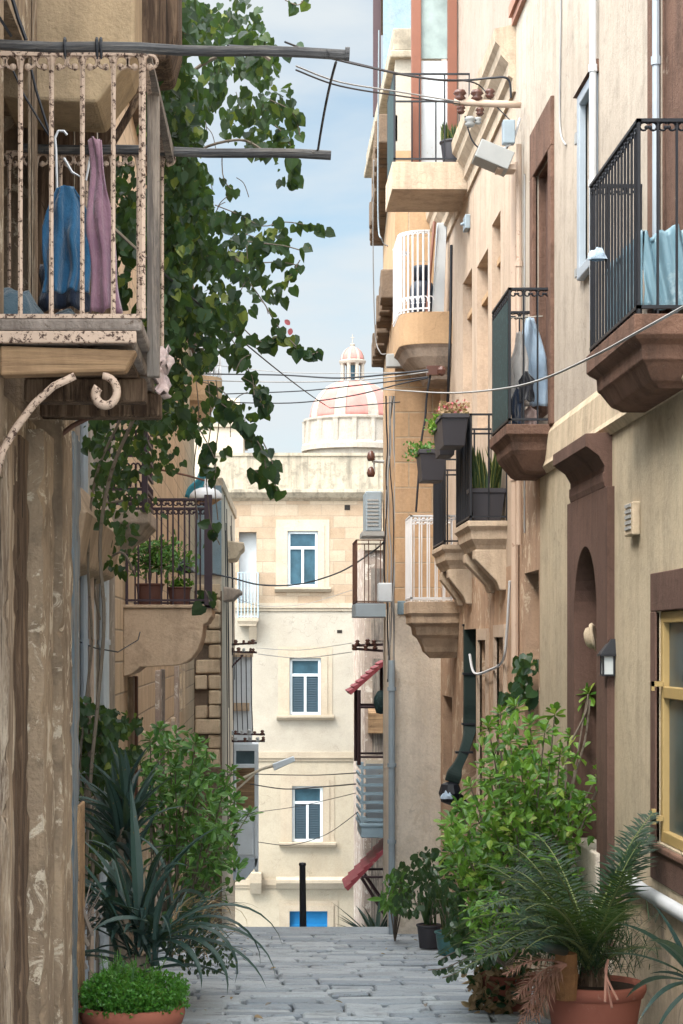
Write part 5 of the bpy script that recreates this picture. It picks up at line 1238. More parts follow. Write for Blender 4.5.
def twig(mb,pts,r=.006): mb.tube(arcp(pts,4),r,4)
rl_=random.Random(21)
vine=thing('climbing_vine','large leafy vine covering the left house fronts and hanging over the alley sky','vine',P(90,800,150))
L_=MB(); S_=MB()
main=[(170,20,26,40,175,205,420),(195,60,34,60,150,185,560),(175,120,26,60,165,200,620),(180,200,30,50,160,195,560),(168,270,22,80,165,200,700),(200,240,45,34,150,180,430),(215,290,42,38,150,180,360),(185,340,32,40,150,180,420),(160,395,26,36,150,185,420),
 (235,30,38,36,140,165,250),(250,75,28,45,140,160,200),(245,120,24,30,140,160,110),(262,140,18,28,140,160,80),(286,118,13,32,140,155,70),(255,110,36,10,140,160,60),(285,165,9,18,140,150,26),(250,62,30,14,140,160,60),(262,235,30,18,140,160,110),(250,262,30,20,140,160,90),(278,290,16,14,140,160,40),(222,330,24,20,140,160,80),(240,360,14,22,140,160,34),(255,400,14,20,140,160,34),
 (130,440,36,40,140,165,420),(115,500,26,50,135,160,330),(95,470,14,60,145,165,200),(185,420,26,18,135,155,120),(170,455,20,18,135,155,60),(120,560,14,16,130,150,60),(150,470,12,30,130,150,50),(160,505,16,12,130,140,20),(215,410,20,14,130,150,50),(230,455,10,8,130,150,8),
 (150,330,12,60,190,215,160),(150,230,10,60,190,215,120),(152,90,9,60,190,215,130),
 (118,215,20,70,195,210,220),(112,280,18,40,195,210,90)]
for reg in main:
    edge=reg[0]>205; TH[0]=.03 if edge else (-.04 if reg[0]>180 or reg[1]>420 else -.14)
    ivy(L_,rl_,[reg[:6]+(int(reg[6]*(.55 if edge else (.42 if reg[1]>420 else .8 if reg[0]>180 else 1.2))),)],.062 if edge else .052)
TH[0]=-.12

def strand(pts,leaves,k,size=.085,g=1):
    pp=[P(x,y,k) for x,y in pts]; twig(S_,pp,.004)
    cr=arcp(pp,8)
    for i in range(leaves):
        t=rl_.uniform(.15,1); p=cr[int(t*(len(cr)-1))]
        d=V(rl_.gauss(0,.5),rl_.gauss(0,.4),-1+rl_.gauss(0,.4)); L=size*rl_.uniform(.55,1.2)
        leaf(L_,p+V(rl_.gauss(0,.015),rl_.gauss(0,.02),rl_.gauss(0,.015)),d,V(rl_.gauss(0,.5),-1,.3+rl_.gauss(0,.4)),L,L*.85,HEART,rl_.uniform(.05,.35),.15)
for pts,n in (([(215,205),(240,215),(262,226),(285,222),(310,226),(326,231)],14),([(235,240),(260,243),(285,246),(306,252)],10),([(230,250),(255,262),(280,262),(301,266)],10),
   ([(240,270),(262,300),(275,322),(290,342),(300,352)],12),([(290,340),(300,350),(308,355),(318,352)],9),([(230,310),(245,330),(262,342),(282,334)],14),([(225,330),(240,352),(252,378),(262,398),(268,410)],30),
   ([(205,390),(222,404),(235,415),(250,432),(262,450),(268,482)],26),([(262,440),(272,462),(276,488)],6),([(255,470),(268,484),(280,492)],7),([(275,125),(288,140),(293,160),(290,185)],22),([(270,100),(292,112),(300,135)],12),
   ([(285,0),(298,5),(305,-2)],5),([(222,150),(224,180),(240,196)],4),([(240,60),(285,50),(296,45)],10),([(300,260),(290,276),(272,296)],5),([(192,380),(215,386),(232,402),(246,432)],12),([(200,430),(215,460),(214,480)],10),
   ([(210,520),(213,530),(220,545)],6),([(205,590),(208,596),(210,606)],3),([(205,455),(208,470),(206,485)],4)):
    strand(pts,n,rl_.uniform(138,158))
for pts,k in (([(85,900),(88,820),(92,760),(98,700),(104,620),(100,540),(112,470),(140,400),(160,300),(165,180),(175,60),(180,-40)],165),
              ([(95,860),(80,780),(86,700),(92,640),(88,560),(95,480),(120,420),(150,360)],160),([(100,620),(95,580),(120,552),(135,575)],140),([(160,300),(190,270),(215,250),(240,262)],160),([(165,180),(200,150),(240,140),(262,150)],160),([(170,90),(210,60),(250,50),(270,60)],165),([(78,520),(100,505),(130,500)],150)):
    S_.tube(arcp([P(x,y,k) for x,y in pts],5),.012 if k>160 else .009,5)
for px in (196,208,216):   # hanging bare tendrils
    S_.tube(arcp([P(px,380,140),P(px+3,420,140),P(px-2,470,140),P(px+2,520,140)],4),.004,4)
for i in range(46):
    x,y=rl_.uniform(165,262),rl_.uniform(10,420); kk_=rl_.uniform(140,165); dx_,dy_=rl_.uniform(-22,26),rl_.uniform(10,38)
    S_.tube(arcp([P(x,y,kk_),P(x+dx_*.6,y+dy_*.3,kk_),P(x+dx_,y+dy_,kk_)],4),.0028,4)
L_.build('foliage',M['vine'],vine,fix=False); S_.build('stem',M['stem'],vine)
for (x,y) in ((189,147),(290,325),(291,328)):
    q=MB(); p=P(x,y,166); leaf(q,p,rv(rl_)+V(0,0,-.4),V(0,-1,.2),.045,.04,OVAL); q.build('flower',M['flower'],vine,fix=False)
vine2=thing('climbing_vine','dark leafy vine growing up the left wall behind the agave','vine',P(95,900,160))
TH[0]=.0
q=MB(); ivy(q,rl_,[(96,740,20,36,140,165,300),(118,722,26,12,135,160,150),(130,752,14,8,135,150,40),(112,775,16,12,140,160,70),(92,790,18,30,145,165,120),(105,830,14,30,145,165,110),(84,720,10,26,150,168,70),(128,760,10,10,140,150,16),(90,860,10,30,150,165,60)],.055)
q.build('foliage',M['vine'],vine2,fix=False); TH[0]=-.12
q=MB(); q.tube(arcp([P(88,960,160),P(90,900,160),P(93,850,160),P(86,800,160),P(90,750,160),P(88,700,160)],5),.014,6); q.tube(arcp([P(96,960,158),P(98,880,158),P(92,820,158),P(100,770,158),P(98,715,158)],5),.010,6); q.build('stem',M['stem'],vine2)

def strapleaf(mb,base,az,el,L,W,droop,n=9,twist=0,r=rl_):
    """a long pointed leaf: leaves the base at elevation el, bends down with droop"""
    h=V(math.cos(az),math.sin(az),0); side=V(-h.y,h.x,0); p=Vector(base); e=el; b=len(mb.v)
    for i in range(n+1):
        t=i/n; w=W*(.55+.9*t if t<.4 else .91*(1-((t-.4)/.6)**1.6)); w=max(w,.001)
        d=h*math.cos(e)+V(0,0,math.sin(e)); u=side.cross(d)*-1
        s=side*math.cos(twist*t)+u*math.sin(twist*t)
        mb.v += [p-s*w*.5+u*w*.22,p.copy(),p+s*w*.5+u*w*.22]
        p=p+d*(L/n); e-=droop/n*(.5+t)
    for i in range(n):
        for j in (0,1): mb.f.append((b+i*3+j,b+i*3+j+1,b+i*3+j+4,b+i*3+j+3))
def rosette(mb,p,r,n=12,L=.12,W=.09,up=V(0,0,1),shape=OBOV,spread=1.0):
    up=up.normalized(); x=up.orthogonal().normalized(); y=up.cross(x); a0=r.uniform(0,6)
    for i in range(n):
        a=a0+i*2.4; t=(i+.5)/n; d=(x*math.cos(a)+y*math.sin(a))*spread*(.35+.85*t)+up*(1.0-1.15*t)
        l=L*r.uniform(.75,1.15)*(.7+.5*t); leaf(mb,p-up*L*.35*t,d,up+rv(r)*.25,l,W*l/L,shape,.25,r.uniform(.05,.3))
def shrub(root,tips,stems,base,k,r,lm,L=.12,n=12,fill=(),stemr=.008,W=None):
    lf=MB(); st=MB(); W=W or L*.85
    for (px,py) in tips:
        kk=k+r.uniform(-8,8); p=P(px,py,kk); rosette(lf,p,r,n,L,W,V(r.gauss(0,.35),r.gauss(-.2,.3),1))
        b=P(*base,k); m=lerp(b,p,.55)+V(r.gauss(0,.03),r.gauss(0,.05),-.06)
        st.tube(arcp([b,m,p],4),[stemr*(1.3-.8*i/8) for i in range(9)],5)
        for j in range(int(n*.8)):
            t=r.uniform(.55,.97); q=lerp(m,p,(t-.55)/.45) if t>.55 else m
            d=rv(r)+V(0,0,.25); leaf(lf,q+rv(r)*.01,d,V(0,-.3,1)+rv(r)*.3,L*r.uniform(.7,1.1),W,OBOV,.25,.2)
    for (px,py,rx,ry,cnt) in fill:
        for _ in range(cnt):
            a=r.uniform(0,2*PI); q=r.random()**.5; kk=k+r.uniform(-12,10); p=P(px+rx*q*math.cos(a),py+ry*q*math.sin(a),kk)
            if noise.noise(p*5)<-.15: continue
            d=rv(r)+V(0,-.1,.3); leaf(lf,p,d,V(0,-.4,1)+rv(r)*.5,L*r.uniform(.7,1.1),W,OBOV,.25,.25)
    for pts in stems: st.tube(arcp([P(x,y,k) for x,y in pts],5),stemr,5)
    lf.build('foliage',lm,root,fix=False); st.build('stem',M['stem'],root)

# ---- left plants
def gpz(x,y): return V(x,y,gz(y)-.0)
k=205.; y=F/k; c=V((132-VX)/k,y,gz(y)+.02)
bz=(VY-1004)/k-c.z
t=pot(c,.245,bz,M['terracotta'],'round terracotta bowl at the bottom left filled with fine bright green plants','potted_plant','potted plant',rim=.2,taper=.72,n=40)
q=MB(); r=random.Random(5)
for i in range(2600):
    a=r.uniform(0,2*PI); rr_=.27*r.random()**.5; lobes=.10+.055*noise.noise(V(math.cos(a)*2+4,math.sin(a)*2,rr_*6)); z=c.z+bz+r.uniform(-.03,lobes*1.5)*(1-.35*(rr_/.27)**3)
    if rr_>.24: z-=.0
    p=V(c.x+rr_*math.cos(a),c.y+rr_*math.sin(a),z)
    for _ in range(3): leaf(q,p+rv(r)*.008,rv(r)+V(math.cos(a)*.4,math.sin(a)*.4,.7),rv(r),r.uniform(.014,.026),.012,OVAL,.1)
q.build('foliage',M['fern'],t,fix=False)
q=MB()
for i in range(34):
    a=r.uniform(0,6.28); b=V(c.x+.1*math.cos(a)-.02,c.y+.1*math.sin(a),c.z+bz); tp=b+V(r.gauss(0,.05),r.gauss(0,.05),r.uniform(.12,.25)); q.tube([b,tp],.0025,3)
    for j in range(16): leaf(q,lerp(b,tp,r.uniform(.3,1)),rv(r)+V(0,0,.6),rv(r),.03,.010,LANCE,.1)
q.build('sprig',M['shrubl'],t,fix=False)
# agave with long arching leaves
k=190.; y=F/k; c=V((138-VX)/k,y+.1,gz(y)); ag=thing('agave_plant','dark blue-green agave with long arching leaves behind the terracotta bowl','plant',c)
q=MB(); r=random.Random(11); bc=V(c.x,c.y,(VY-930)/k)
for i in range(70):
    az=r.uniform(0,2*PI); el=r.uniform(.3,1.5); L=r.uniform(.3,.62); strapleaf(q,bc+V(r.gauss(0,.06),r.gauss(0,.08),r.uniform(-.25,.15)),az,el,L,r.uniform(.03,.06),r.uniform(.3,2.0),9,r.uniform(-1,1))
for (az,el,L,dr) in ((-.2,.75,.75,2.6),(-.45,.65,.7,2.9),(-.05,.5,.8,2.2),(-.6,.4,.65,2.4),(.1,.8,.85,2.4),(-.3,.25,.72,1.6),(-.8,.3,.5,2.2)):
    strapleaf(q,bc+V(.08,-.05,-.08),az,el,L,.05,dr,12,.3)
for (az,el,L,dr) in ((PI-.1,1.2,.8,1.3),(1.9,1.45,.85,.3),(.4,1.2,.75,.9),(2.6,1.15,.7,.8)): strapleaf(q,bc+V(0,.0,-.05),az,el,L,.075,dr,9,.2)
q.build('foliage',M['agave'],ag,fix=False)
q=MB(); 
for i in range(5): q.tube([bc+V(r.gauss(0,.04),r.gauss(0,.04),-.9),bc+V(r.gauss(0,.03),r.gauss(0,.03),-.15)],[.04,.03],7)
q.build('stem',M['stem'],ag)
q=MB()
for i in range(40):
    b=P(r.uniform(66,84),r.uniform(905,950),200); e=b+V(r.uniform(-.02,.12),r.gauss(0,.03),r.uniform(.05,.2)); q.tube([b,e],.003,3)
for (a_,b_) in (((62,895),(88,945)),((66,930),(86,968)),((72,880),(92,935)),((60,920),(84,960))): q.tube([P(*a_,203),P(*b_,200)],.012,5)
q.build('dead_leaves',M['drygrey'],ag,fix=False)
# dracaena spikes above
c2=P(125,880,175); dr_=thing('dracaena_plant','spiky dark dracaena standing tall against the left wall','plant',V(c2.x,c2.y,gz(c2.y)))
q=MB()
for i in range(60): strapleaf(q,P(r.uniform(118,132),r.uniform(800,870),175),r.uniform(0,6.28),r.uniform(.5,1.5),r.uniform(.3,.55),.05,r.uniform(.2,1.3),7,r.uniform(-.5,.5))
q.build('foliage',M['agave'],dr_,fix=False)
q=MB(); q.tube([V(c2.x,c2.y,gz(c2.y)),P(120,860,175),P(126,820,175)],[.05,.04,.03],7); q.build('stem',M['stem'],dr_)
# bright shrub
c3=P(175,930,140); sh=thing('leafy_shrub','green shrub with whorled leaves on the left reaching toward the facade','shrub',V(c3.x,c3.y,gz(c3.y)))
r=random.Random(13)
shrub(sh,[(160,728),(150,738),(168,748),(196,742),(204,757),(175,765),(150,775),(160,790),(232,770),(225,785),(250,812),(238,820),(214,800),(196,795),(180,790),(205,830),(222,845),(190,820),(170,815),(150,810),(188,775),(140,760),(215,868),(196,850),(235,800),(172,842),(205,882),(228,830)],
   [[(172,960),(178,880),(190,820),(232,772)],[(170,960),(165,860),(158,760)]],(172,940),128,r,M['shrubl'],.098,15,fill=((188,812,46,52,700),(178,765,36,34,320),(205,862,36,42,420)))
# grassy clump by the street
c4=P(200,950,135); gr=thing('grass_clump','tufted grassy clump with dry blades trailing onto the paving at the left','plant',V(c4.x,c4.y,gz(c4.y)))
q=MB(); q2=MB()
for i in range(230):
    b=P(r.uniform(165,215),r.uniform(905,960),r.uniform(130,150)); strapleaf(q if i%3 else q2,b,r.uniform(-1.6,1.6),r.uniform(.2,1.3),r.uniform(.15,.42),r.uniform(.010,.026),r.uniform(.8,2.4),6)
q.build('foliage',M['agave'],gr,fix=False); q2.build('dry_leaves',M['dry'],gr,fix=False)
q=MB(); ivy(q,r,[(205,955,28,18,130,140,170),(185,930,30,26,135,150,200)],.04,OVAL); q.build('undergrowth',M['dark'],gr,fix=False)

# ---- right plants
def frond(lf,st,base,tip,sagz,nl,LL,w=.016,r=rl_,spread=1.15):
    base=Vector(base); tip=Vector(tip); mid=lerp(base,tip,.5)+V(0,0,sagz); pts=[]
    n=16
    for i in range(n+1):
        t=i/n; pts.append(base*(1-t)**2+mid*2*t*(1-t)+tip*t*t)
    st.tube(pts,[.009*(1-.8*i/n) for i in range(n+1)],5)
    for i in range(nl):
        t=.18+.82*i/nl; f=t*n; j=min(int(f),n-1); p=lerp(pts[j],pts[j+1],f-j); d=(pts[j+1]-pts[j]).normalized()
        s=d.cross(V(0,0,1)); s=s.normalized() if s.length>.05 else V(0,1,0); u=s.cross(d)
        L=LL*math.sin(PI*(.12+.83*t))**.8*r.uniform(.85,1.1)
        for sg in (1,-1):
            dd=d*(.75+r.gauss(0,.1))+s*sg*spread+u*(.25+r.gauss(0,.18))+V(0,0,-.12)
            dd.normalize(); dr=V(0,0,-.25*L)
            b=len(lf.v); x=dd.cross(u).normalized()*w*.5
            lf.v += [p-x*.6,p+x*.6,p+dd*L*.5+x,p+dd*L*.5-x,p+dd*L+dr*.5]
            lf.f += [(b,b+1,b+2,b+3),(b+3,b+2,b+4)]
k=178.; y=F/k; c=V((594-VX)/k,y,gz(y)+.02); hz=(VY-982)/k-c.z
t=pot(c,.275,hz,M['terracotta'],'large terracotta pot at the bottom right holding a feathery palm','potted_palm','potted plant',rim=.17,taper=.74,n=44)
lf=MB(); st=MB(); r=random.Random(17); cb=P(592,962,k)
for (px,py,kk,sg) in ((654,812,172,.20),(650,835,170,.18),(645,825,168,.2),(640,842,176,.15),(628,870,190,.1),(436,958,160,.38),(455,975,185,.25),(470,950,195,.28),(488,930,175,.3),(525,950,205,.2),(530,890,165,.28),(465,905,140,.34),(498,868,165,.3),(440,940,150,.34),(450,910,150,.34),(470,935,165,.36),(490,955,175,.34),(515,925,185,.3),(540,935,195,.26),(480,875,145,.28),(510,860,150,.28),(505,900,165,.3),(452,930,168,.36),(462,892,160,.3),(470,862,150,.25),(500,842,150,.3),(530,832,160,.3),(482,910,185,.35),(505,880,200,.3),(540,860,205,.25),(500,948,195,.3),(525,910,215,.28),(640,905,200,.12),(655,950,195,.1),(445,975,175,.3),(550,870,150,.3),(620,900,160,.15)):
    frond(lf,st,cb+V(r.gauss(0,.03),r.gauss(0,.03),r.uniform(-.05,.03)),P(px,py,kk),sg,34,.18,.0145,r=r)
lf.build('foliage',M['palm'],t,fix=False); st.build('frond_rib',M['stemgreen'],t)
q=MB(); q.lathe(P(566,985,184)+V(0,0,-.03),[(.055,-.05),(.062,.02),(.066,.08),(.062,.14),(.060,.20),(.052,.205),(0,.205)],14); q.build('cut_trunk',M['trunk'],t)
q=MB(); q.lathe(cb+V(.02,.04,-.16),[(.10,-.03),(.09,.06),(.07,.14),(.05,.18),(0,.19)],12); q.build('trunk',M['woodbrown'],t)
q=MB(); a,b=P(530,943,200),P(564,951,186); d=(b-a); 
q.tube([a,lerp(a,b,.5),b],[.012,.028,.026],8); q.build('cut_leaf_base',M['agave'],t,smooth=True)
lf=MB(); st=MB()
for (px,py) in ((525,1010),(515,1000),(535,1022),(505,975),(520,1028)): frond(lf,st,P(566,965,188),P(px,py,190),.10,26,.13,.008,r)
for (px,py) in ((612,1008),(605,1002),(618,1000)): st.tube(arcp([P(608,960,190),P(606,975,196),P(px,py,200)],4),.006,4)
lf.build('dead_frond',M['drypink'],t,fix=False); st.build('dead_rib',M['drypink'],t)
q=MB()
for i in range(900):
    p=cb+V(r.gauss(0,.13),r.gauss(0,.13),r.uniform(-.08,.25)); strapleaf(q,p,r.uniform(0,6.28),r.uniform(.1,1.4),r.uniform(.08,.2),.007,r.uniform(.2,1),3)
q.build('inner_leaflets',M['palm'],t,fix=False)
# bright shrub behind palm
c=P(520,950,135); t=thing('leafy_shrub','tall bright green shrub with whorled leaves against the right wall','shrub',V(c.x,c.y,gz(c.y)))
shrub(t,[(500,712),(515,705),(488,725),(530,722),(545,730),(555,712),(510,740),(495,748),(572,735),(590,740),(606,757),(560,752),(530,752),(512,765),(545,770),(490,775),(470,785),(500,795),(460,808),(478,820),(455,835),(470,850),(495,830),(515,815),(530,800),(548,795),(505,850),(485,868),(525,838),(565,790),(450,865),(470,890),(588,692),(600,780),(580,800),(610,735),(540,820),(560,845),(500,890),(450,850),(462,875)],
   [[(548,960),(560,860),(566,770),(560,740)],[(566,850),(572,790),(585,740),(590,700)],[(570,830),(598,790),(600,770)],[(540,960),(520,840),(498,740)],[(572,740),(586,712),(588,694)]],(530,930),140,r,M['shrub'],.098,15,
   fill=((508,765,32,45,330),(480,840,38,46,620),(530,810,44,56,520),(505,880,48,40,600),(560,765,30,24,60),(560,840,36,50,420)))
q=MB(); ivy(q,r,[(500,930,50,36,140,160,520),(470,915,26,30,125,140,220),(545,900,40,50,130,150,500)],.06,OVAL); q.build('undergrowth',M['dark'],t,fix=False)
t=thing('leafy_shrub','low lime green plant hanging over the brown potted leaves on the right','shrub',P(500,960,165))
shrub(t,[(488,930),(505,925),(495,945),(480,915),(512,940),(520,920),(470,905),(500,905)],[],(505,965),165,r,M['shrub'],.075,11,fill=((495,925,30,30,260),),W=.055)
# brown dry heap in pot
k=135.; y=F/k; c=V((508-VX)/k,y,gz(y)+.02)
t=pot(c,.20,.26,M['terracotta'],'terracotta pot with brown curled dead leaves spilling down its front','potted_plant','potted plant')
q=MB(); q2=MB()
for i in range(260):
    a=r.uniform(2.4,5.6); p=c+V(.2*math.cos(a)+r.gauss(0,.035)-.03,.2*math.sin(a)+r.gauss(0,.03),r.uniform(-.0,.36)); 
    leaf(q if i%4 else q2,p,rv(r)+V(0,-.3,-.6),rv(r)+V(0,-1,0),r.uniform(.05,.09),.05,OVAL,.5,.5)
q.build('dry_leaves',M['dry'],t,fix=False); q2.build('dark_leaves',M['dark'],t,fix=False)
# dark pots at the crest
def darkplant(px,py,k,r_,h,mat,label,regions,lm,size,shape=LANCE,spikes=0,stems=()):
    y=F/k; c=V((px-VX)/k,y,gz(y)+.015); t=pot(c,r_,h,mat,label,'potted_plant','potted plant')
    q=MB(); top=c+V(0,0,h)
    for (x,yy,rx,ry,n) in regions: ivy(q,r,[(x,yy,rx,ry,k-10,k+10,n)],size,shape)
    for i in range(spikes): strapleaf(q,top+V(r.gauss(0,.03),r.gauss(0,.03),0),r.uniform(0,6.28),r.uniform(1.0,1.5),r.uniform(.3,.55),.05,r.uniform(0,.5),6)
    q.build('foliage',lm,t,fix=False)
    q=MB()
    for i in range(9): q.tube([top,top+V(r.gauss(0,.12),r.gauss(0,.1),r.uniform(.2,.45))],.006,4)
    q.build('stem',M['stem'],t); return t
darkplant(429,920,88,.14,.27,M['darkpot'],'charcoal pot at the crest with a dark rubbery plant and an upright spear leaf',[(415,880,24,24,190),(430,862,18,16,110),(408,905,12,12,50),(440,885,14,25,90)],M['dark'],.075,OVAL,14)
darkplant(449,925,93,.15,.25,M['tealpot'],'teal pot under the palm fronds on the right',[(450,890,16,20,90)],M['dark'],.07,OVAL,12)
c=P(395,905,82); t=thing('leafy_shrub','small shrub with narrow leaves leaning left at the right corner of the crest','shrub',V(c.x,c.y,gz(c.y)))
q=MB(); ivy(q,r,[(398,888,16,22,80,90,150),(388,895,8,12,80,90,40)],.13,LANCE); q.build('foliage',M['shrubl'],t,fix=False)
q=MB(); 
for i in range(7): q.tube([V(c.x,c.y,gz(c.y)),P(r.uniform(385,405),r.uniform(875,900),84)],.009,4)
q.build('stem',M['stem'],t)
c=P(375,935,66); t=thing('agave_plant','small agave with pointed leaves just beyond the crest, below the red awning','plant',V(c.x,c.y,gz(c.y)))
q=MB()
for i in range(22): strapleaf(q,P(377,930,66)+V(0,0,-.2),r.uniform(0,6.28),r.uniform(.5,1.4),r.uniform(.5,1.0),.08,r.uniform(0,.7),6)
q.build('foliage',M['agave'],t,fix=False)
# trailing small dark leaves on paving by the pot
c=P(455,968,140); t=thing('trailing_plant','thin trailing sprig with small dark round leaves over the paving','plant',V(c.x,c.y,gz(c.y)))
q=MB(); s=MB()
for (pts) in ([(480,950),(462,960),(445,968),(428,970)],[(482,955),(465,968),(452,975),(442,978)],[(478,945),(455,952),(440,960)]):
    cr=arcp([P(x,yy,142) for x,yy in pts],6); s.tube(cr,.004,4)
    for i in range(12): leaf(q,cr[r.randrange(len(cr))],V(r.gauss(0,.4),r.gauss(0,.3),-1),V(0,-1,.3),.05,.04,OVAL,.1)
q.build('foliage',M['dark'],t,fix=False); s.build('stem',M['stem'],t)
# agave at right edge
k=215.; c=P(705,1000,k); t=thing('agave_plant','large dark agave reaching in from the right edge beside the palm pot','plant',V(c.x,c.y,gz(c.y)))
q=MB(); b0=P(700,985,k)
for (tx,ty,w_) in ((668,850,.075),(640,958,.06),(612,935,.05),(628,1010,.06),(640,1040,.07),(660,1050,.06),(650,905,.05),(690,830,.06),(720,860,.07),(655,980,.05),(600,965,.035)):
    tip=P(tx,ty,k+r.uniform(-15,15)); d=tip-b0; L=d.length; az=math.atan2(d.y,d.x); el=math.asin(d.z/L)
    strapleaf(q,b0+V(r.gauss(0,.02),r.gauss(0,.03),0),az,el+.35,L*1.04,w_,.75,10,.5)
q.build('foliage',M['agave'],t,fix=False); s=MB(); s.tube([V(c.x,c.y,gz(c.y)),b0],[.06,.04],8); s.build('stem',M['stem'],t)
# plant on the pier beside the dark doorway
c=P(520,690,112); t=thing('climbing_plant','small dark leafy climber in front of the narrow dark doorway on the right','plant',c)
q=MB(); ivy(q,r,[(527,668,12,16,108,118,70),(518,690,12,10,108,118,26),(512,700,10,8,108,118,14),(530,690,8,18,108,118,30)],.08); q.build('foliage',M['dark'],t,fix=False)
q=MB(); q.tube(arcp([P(528,900,115),P(526,800,115),P(530,720,115),P(524,670,115)],5),.01,5); q.build('stem',M['stem'],t)
# ---- potted plants on balconies
def snake(root,c,n,h,rx,r,ry=.06):
    q=MB(); e=MB()
    for i in range(n):
        b=c+V(r.uniform(-rx,rx),r.uniform(-ry,ry),0); az=r.uniform(0,6.28); el=r.uniform(1.15,1.5); L=h*r.uniform(.6,1.1); st_=r.getstate()
        strapleaf(q,b,az,el,L,.045,-.05,6,.2); strapleaf(e,b+V(0,.004,-.003),az,el,L*1.0,.056,-.05,6,.2)
    q.build('foliage',M['snake'],root,fix=False); e.build('leaf_margin',M['snakeedge'],root,fix=False)
k=103.; c=V(P(486,0,k).x,19.40,1.20); t=pot(c,.17,.31,M['darkpot'],'charcoal pot with tall yellow-edged snake plant on the corbelled balcony','potted_plant','potted plant',square=.12)
snake(t,c+V(0,0,.30),30,.42,.13,r)
k=87.; c=V(P(453,0,k).x,22.85,5.47); t=pot(c,.16,.28,M['darkpot'],'round charcoal pot with a low spiky plant on the top right balcony','potted_plant','potted plant')
snake(t,c+V(-.03,0,.27),26,.22,.11,r)
def planter(px,py,k,w,h,label,lm,flowers=None,lean=0):
    c=P(px,py,k); t=pot(V(c.x,c.y,c.z),w,h,M['darkpot'],label,'planter_box','planter',square=.28,taper=.8)
    q=MB(); 
    for i in range(240): 
        p=c+V(r.uniform(-w*1.1,w*1.1)+lean*r.random(),r.uniform(-.3,.3),h+r.uniform(-.03,.10)-abs(lean)*.3*r.random()); leaf(q,p,rv(r)+V(lean,0,.4),rv(r),r.uniform(.03,.05),.035,OVAL,.2)
    q.build('foliage',lm,t,fix=False)
    if flowers:
        q=MB()
        for i in range(90): leaf(q,c+V(r.uniform(-w,w),r.uniform(-.3,.3),h+r.uniform(.04,.14)),rv(r),rv(r),.03,.03,OVAL,.2)
        q.build('flower',M['flower'],t,fix=False)
    return t
planter(452,448,104,.125,.30,'charcoal planter box with red flowers hooked on the snake plant balcony rail',M['dry'],True)
planter(445,457,100,.09,.30,'charcoal planter box with pale green leaves hooked beside the red flowered box',M['shrub'],None,-.10)
planter(431,482,92,.14,.33,'charcoal planter box with trailing light green plant on the farther corbelled balcony',M['shrubl'],None,-.16)
# left stone balcony pots
c=V(-1.03,ys+.35,zc+.03); t=pot(c,.13,.20,M['oldpot'],'dark terracotta pot with a leafy shrub on the stone balcony at left','potted_plant','potted plant')
q=MB(); s=MB()
for i in range(7):
    tip=c+V(r.gauss(.06,.12),r.gauss(0,.1),r.uniform(.38,.58)); s.tube(arcp([c+V(0,0,.2),c+V(.0,0,.33),tip],4),.008,4); rosette(q,tip,r,10,.10,.08)
for i in range(420): leaf(q,c+V(r.gauss(.07,.15),r.gauss(0,.12),.43+r.gauss(0,.075)),rv(r)+V(0,0,.2),rv(r)+V(0,-.5,1),.08,.06,OBOV,.2,.2)
q.build('foliage',M['shrubl'],t,fix=False); s.build('stem',M['stem'],t)
c=V(-.76,ys+.4,zc+.03); t=pot(c,.11,.17,M['oldpot'],'small red-brown pot with low green plant on the stone balcony near its corner','potted_plant','potted plant')
q=MB(); 
for i in range(110): leaf(q,c+V(r.gauss(0,.05),r.gauss(0,.05),.19+r.gauss(0,.02)),rv(r)+V(0,0,.6),rv(r),.05,.03,OVAL,.2)
q.build('foliage',M['shrub'],t,fix=False)
q=MB(); ivy(q,r,[(208,600,7,9,109,111,60)],.08); q.tube([P(208,588,110),P(207,600,110),P(209,612,110)],.03,5); solo(q,'trailing_plant',M['vine'],P(208,600,110),'small clump of dark leaves over the corner of the stone balcony','plant',fix=False)
c=V(-.72,ys+.75,zc+.35); heapthing(c,.10,.12,.30,12,M['clothblack'],'dark covered bundle behind the railing of the stone balcony','bundle','covered_bundle')
# gas bottle on bowed balcony
c=V(P(421,0,79).x,25.15,4.12); t=thing('gas_bottle','dark gas bottle standing on the orange bowed balcony','gas bottle',c)
q=MB(); q.lathe(c,[(.10,0),(.145,.02),(.155,.07),(.155,.34),(.135,.42),(.08,.46),(.04,.47)],20); q.build('bottle_body',M['gas'],t,smooth=True)
q=MB(); q.lathe(c+V(0,0,.46),[(.10,0),(.10,.17),(.115,.18),(.115,.15),(.105,0)],16); q.build('collar',M['gas'],t,smooth=True)
# umbrella / boards leaning
q=MB(); q.hexa([V(2.12,24.95,4.12),V(2.27,24.95,4.12),V(2.27,25.05,4.12),V(2.12,25.05,4.12),V(2.2,25.1,5.3),V(2.32,25.1,5.3),V(2.32,25.2,5.3),V(2.2,25.2,5.3)]); solo(q,'leaning_board',M['galwhite'],V(2.2,25,4.12),'pale board leaning against the wall on the orange bowed balcony','board',bevel=.005)
q=MB(); q.tube([V(2.05,24.9,4.12),V(2.16,25.05,5.3)],.022,6); solo(q,'leaning_pole',M['woodred'],V(2.05,24.9,4.12),'brown pole leaning beside the pale board on the bowed balcony','pole')
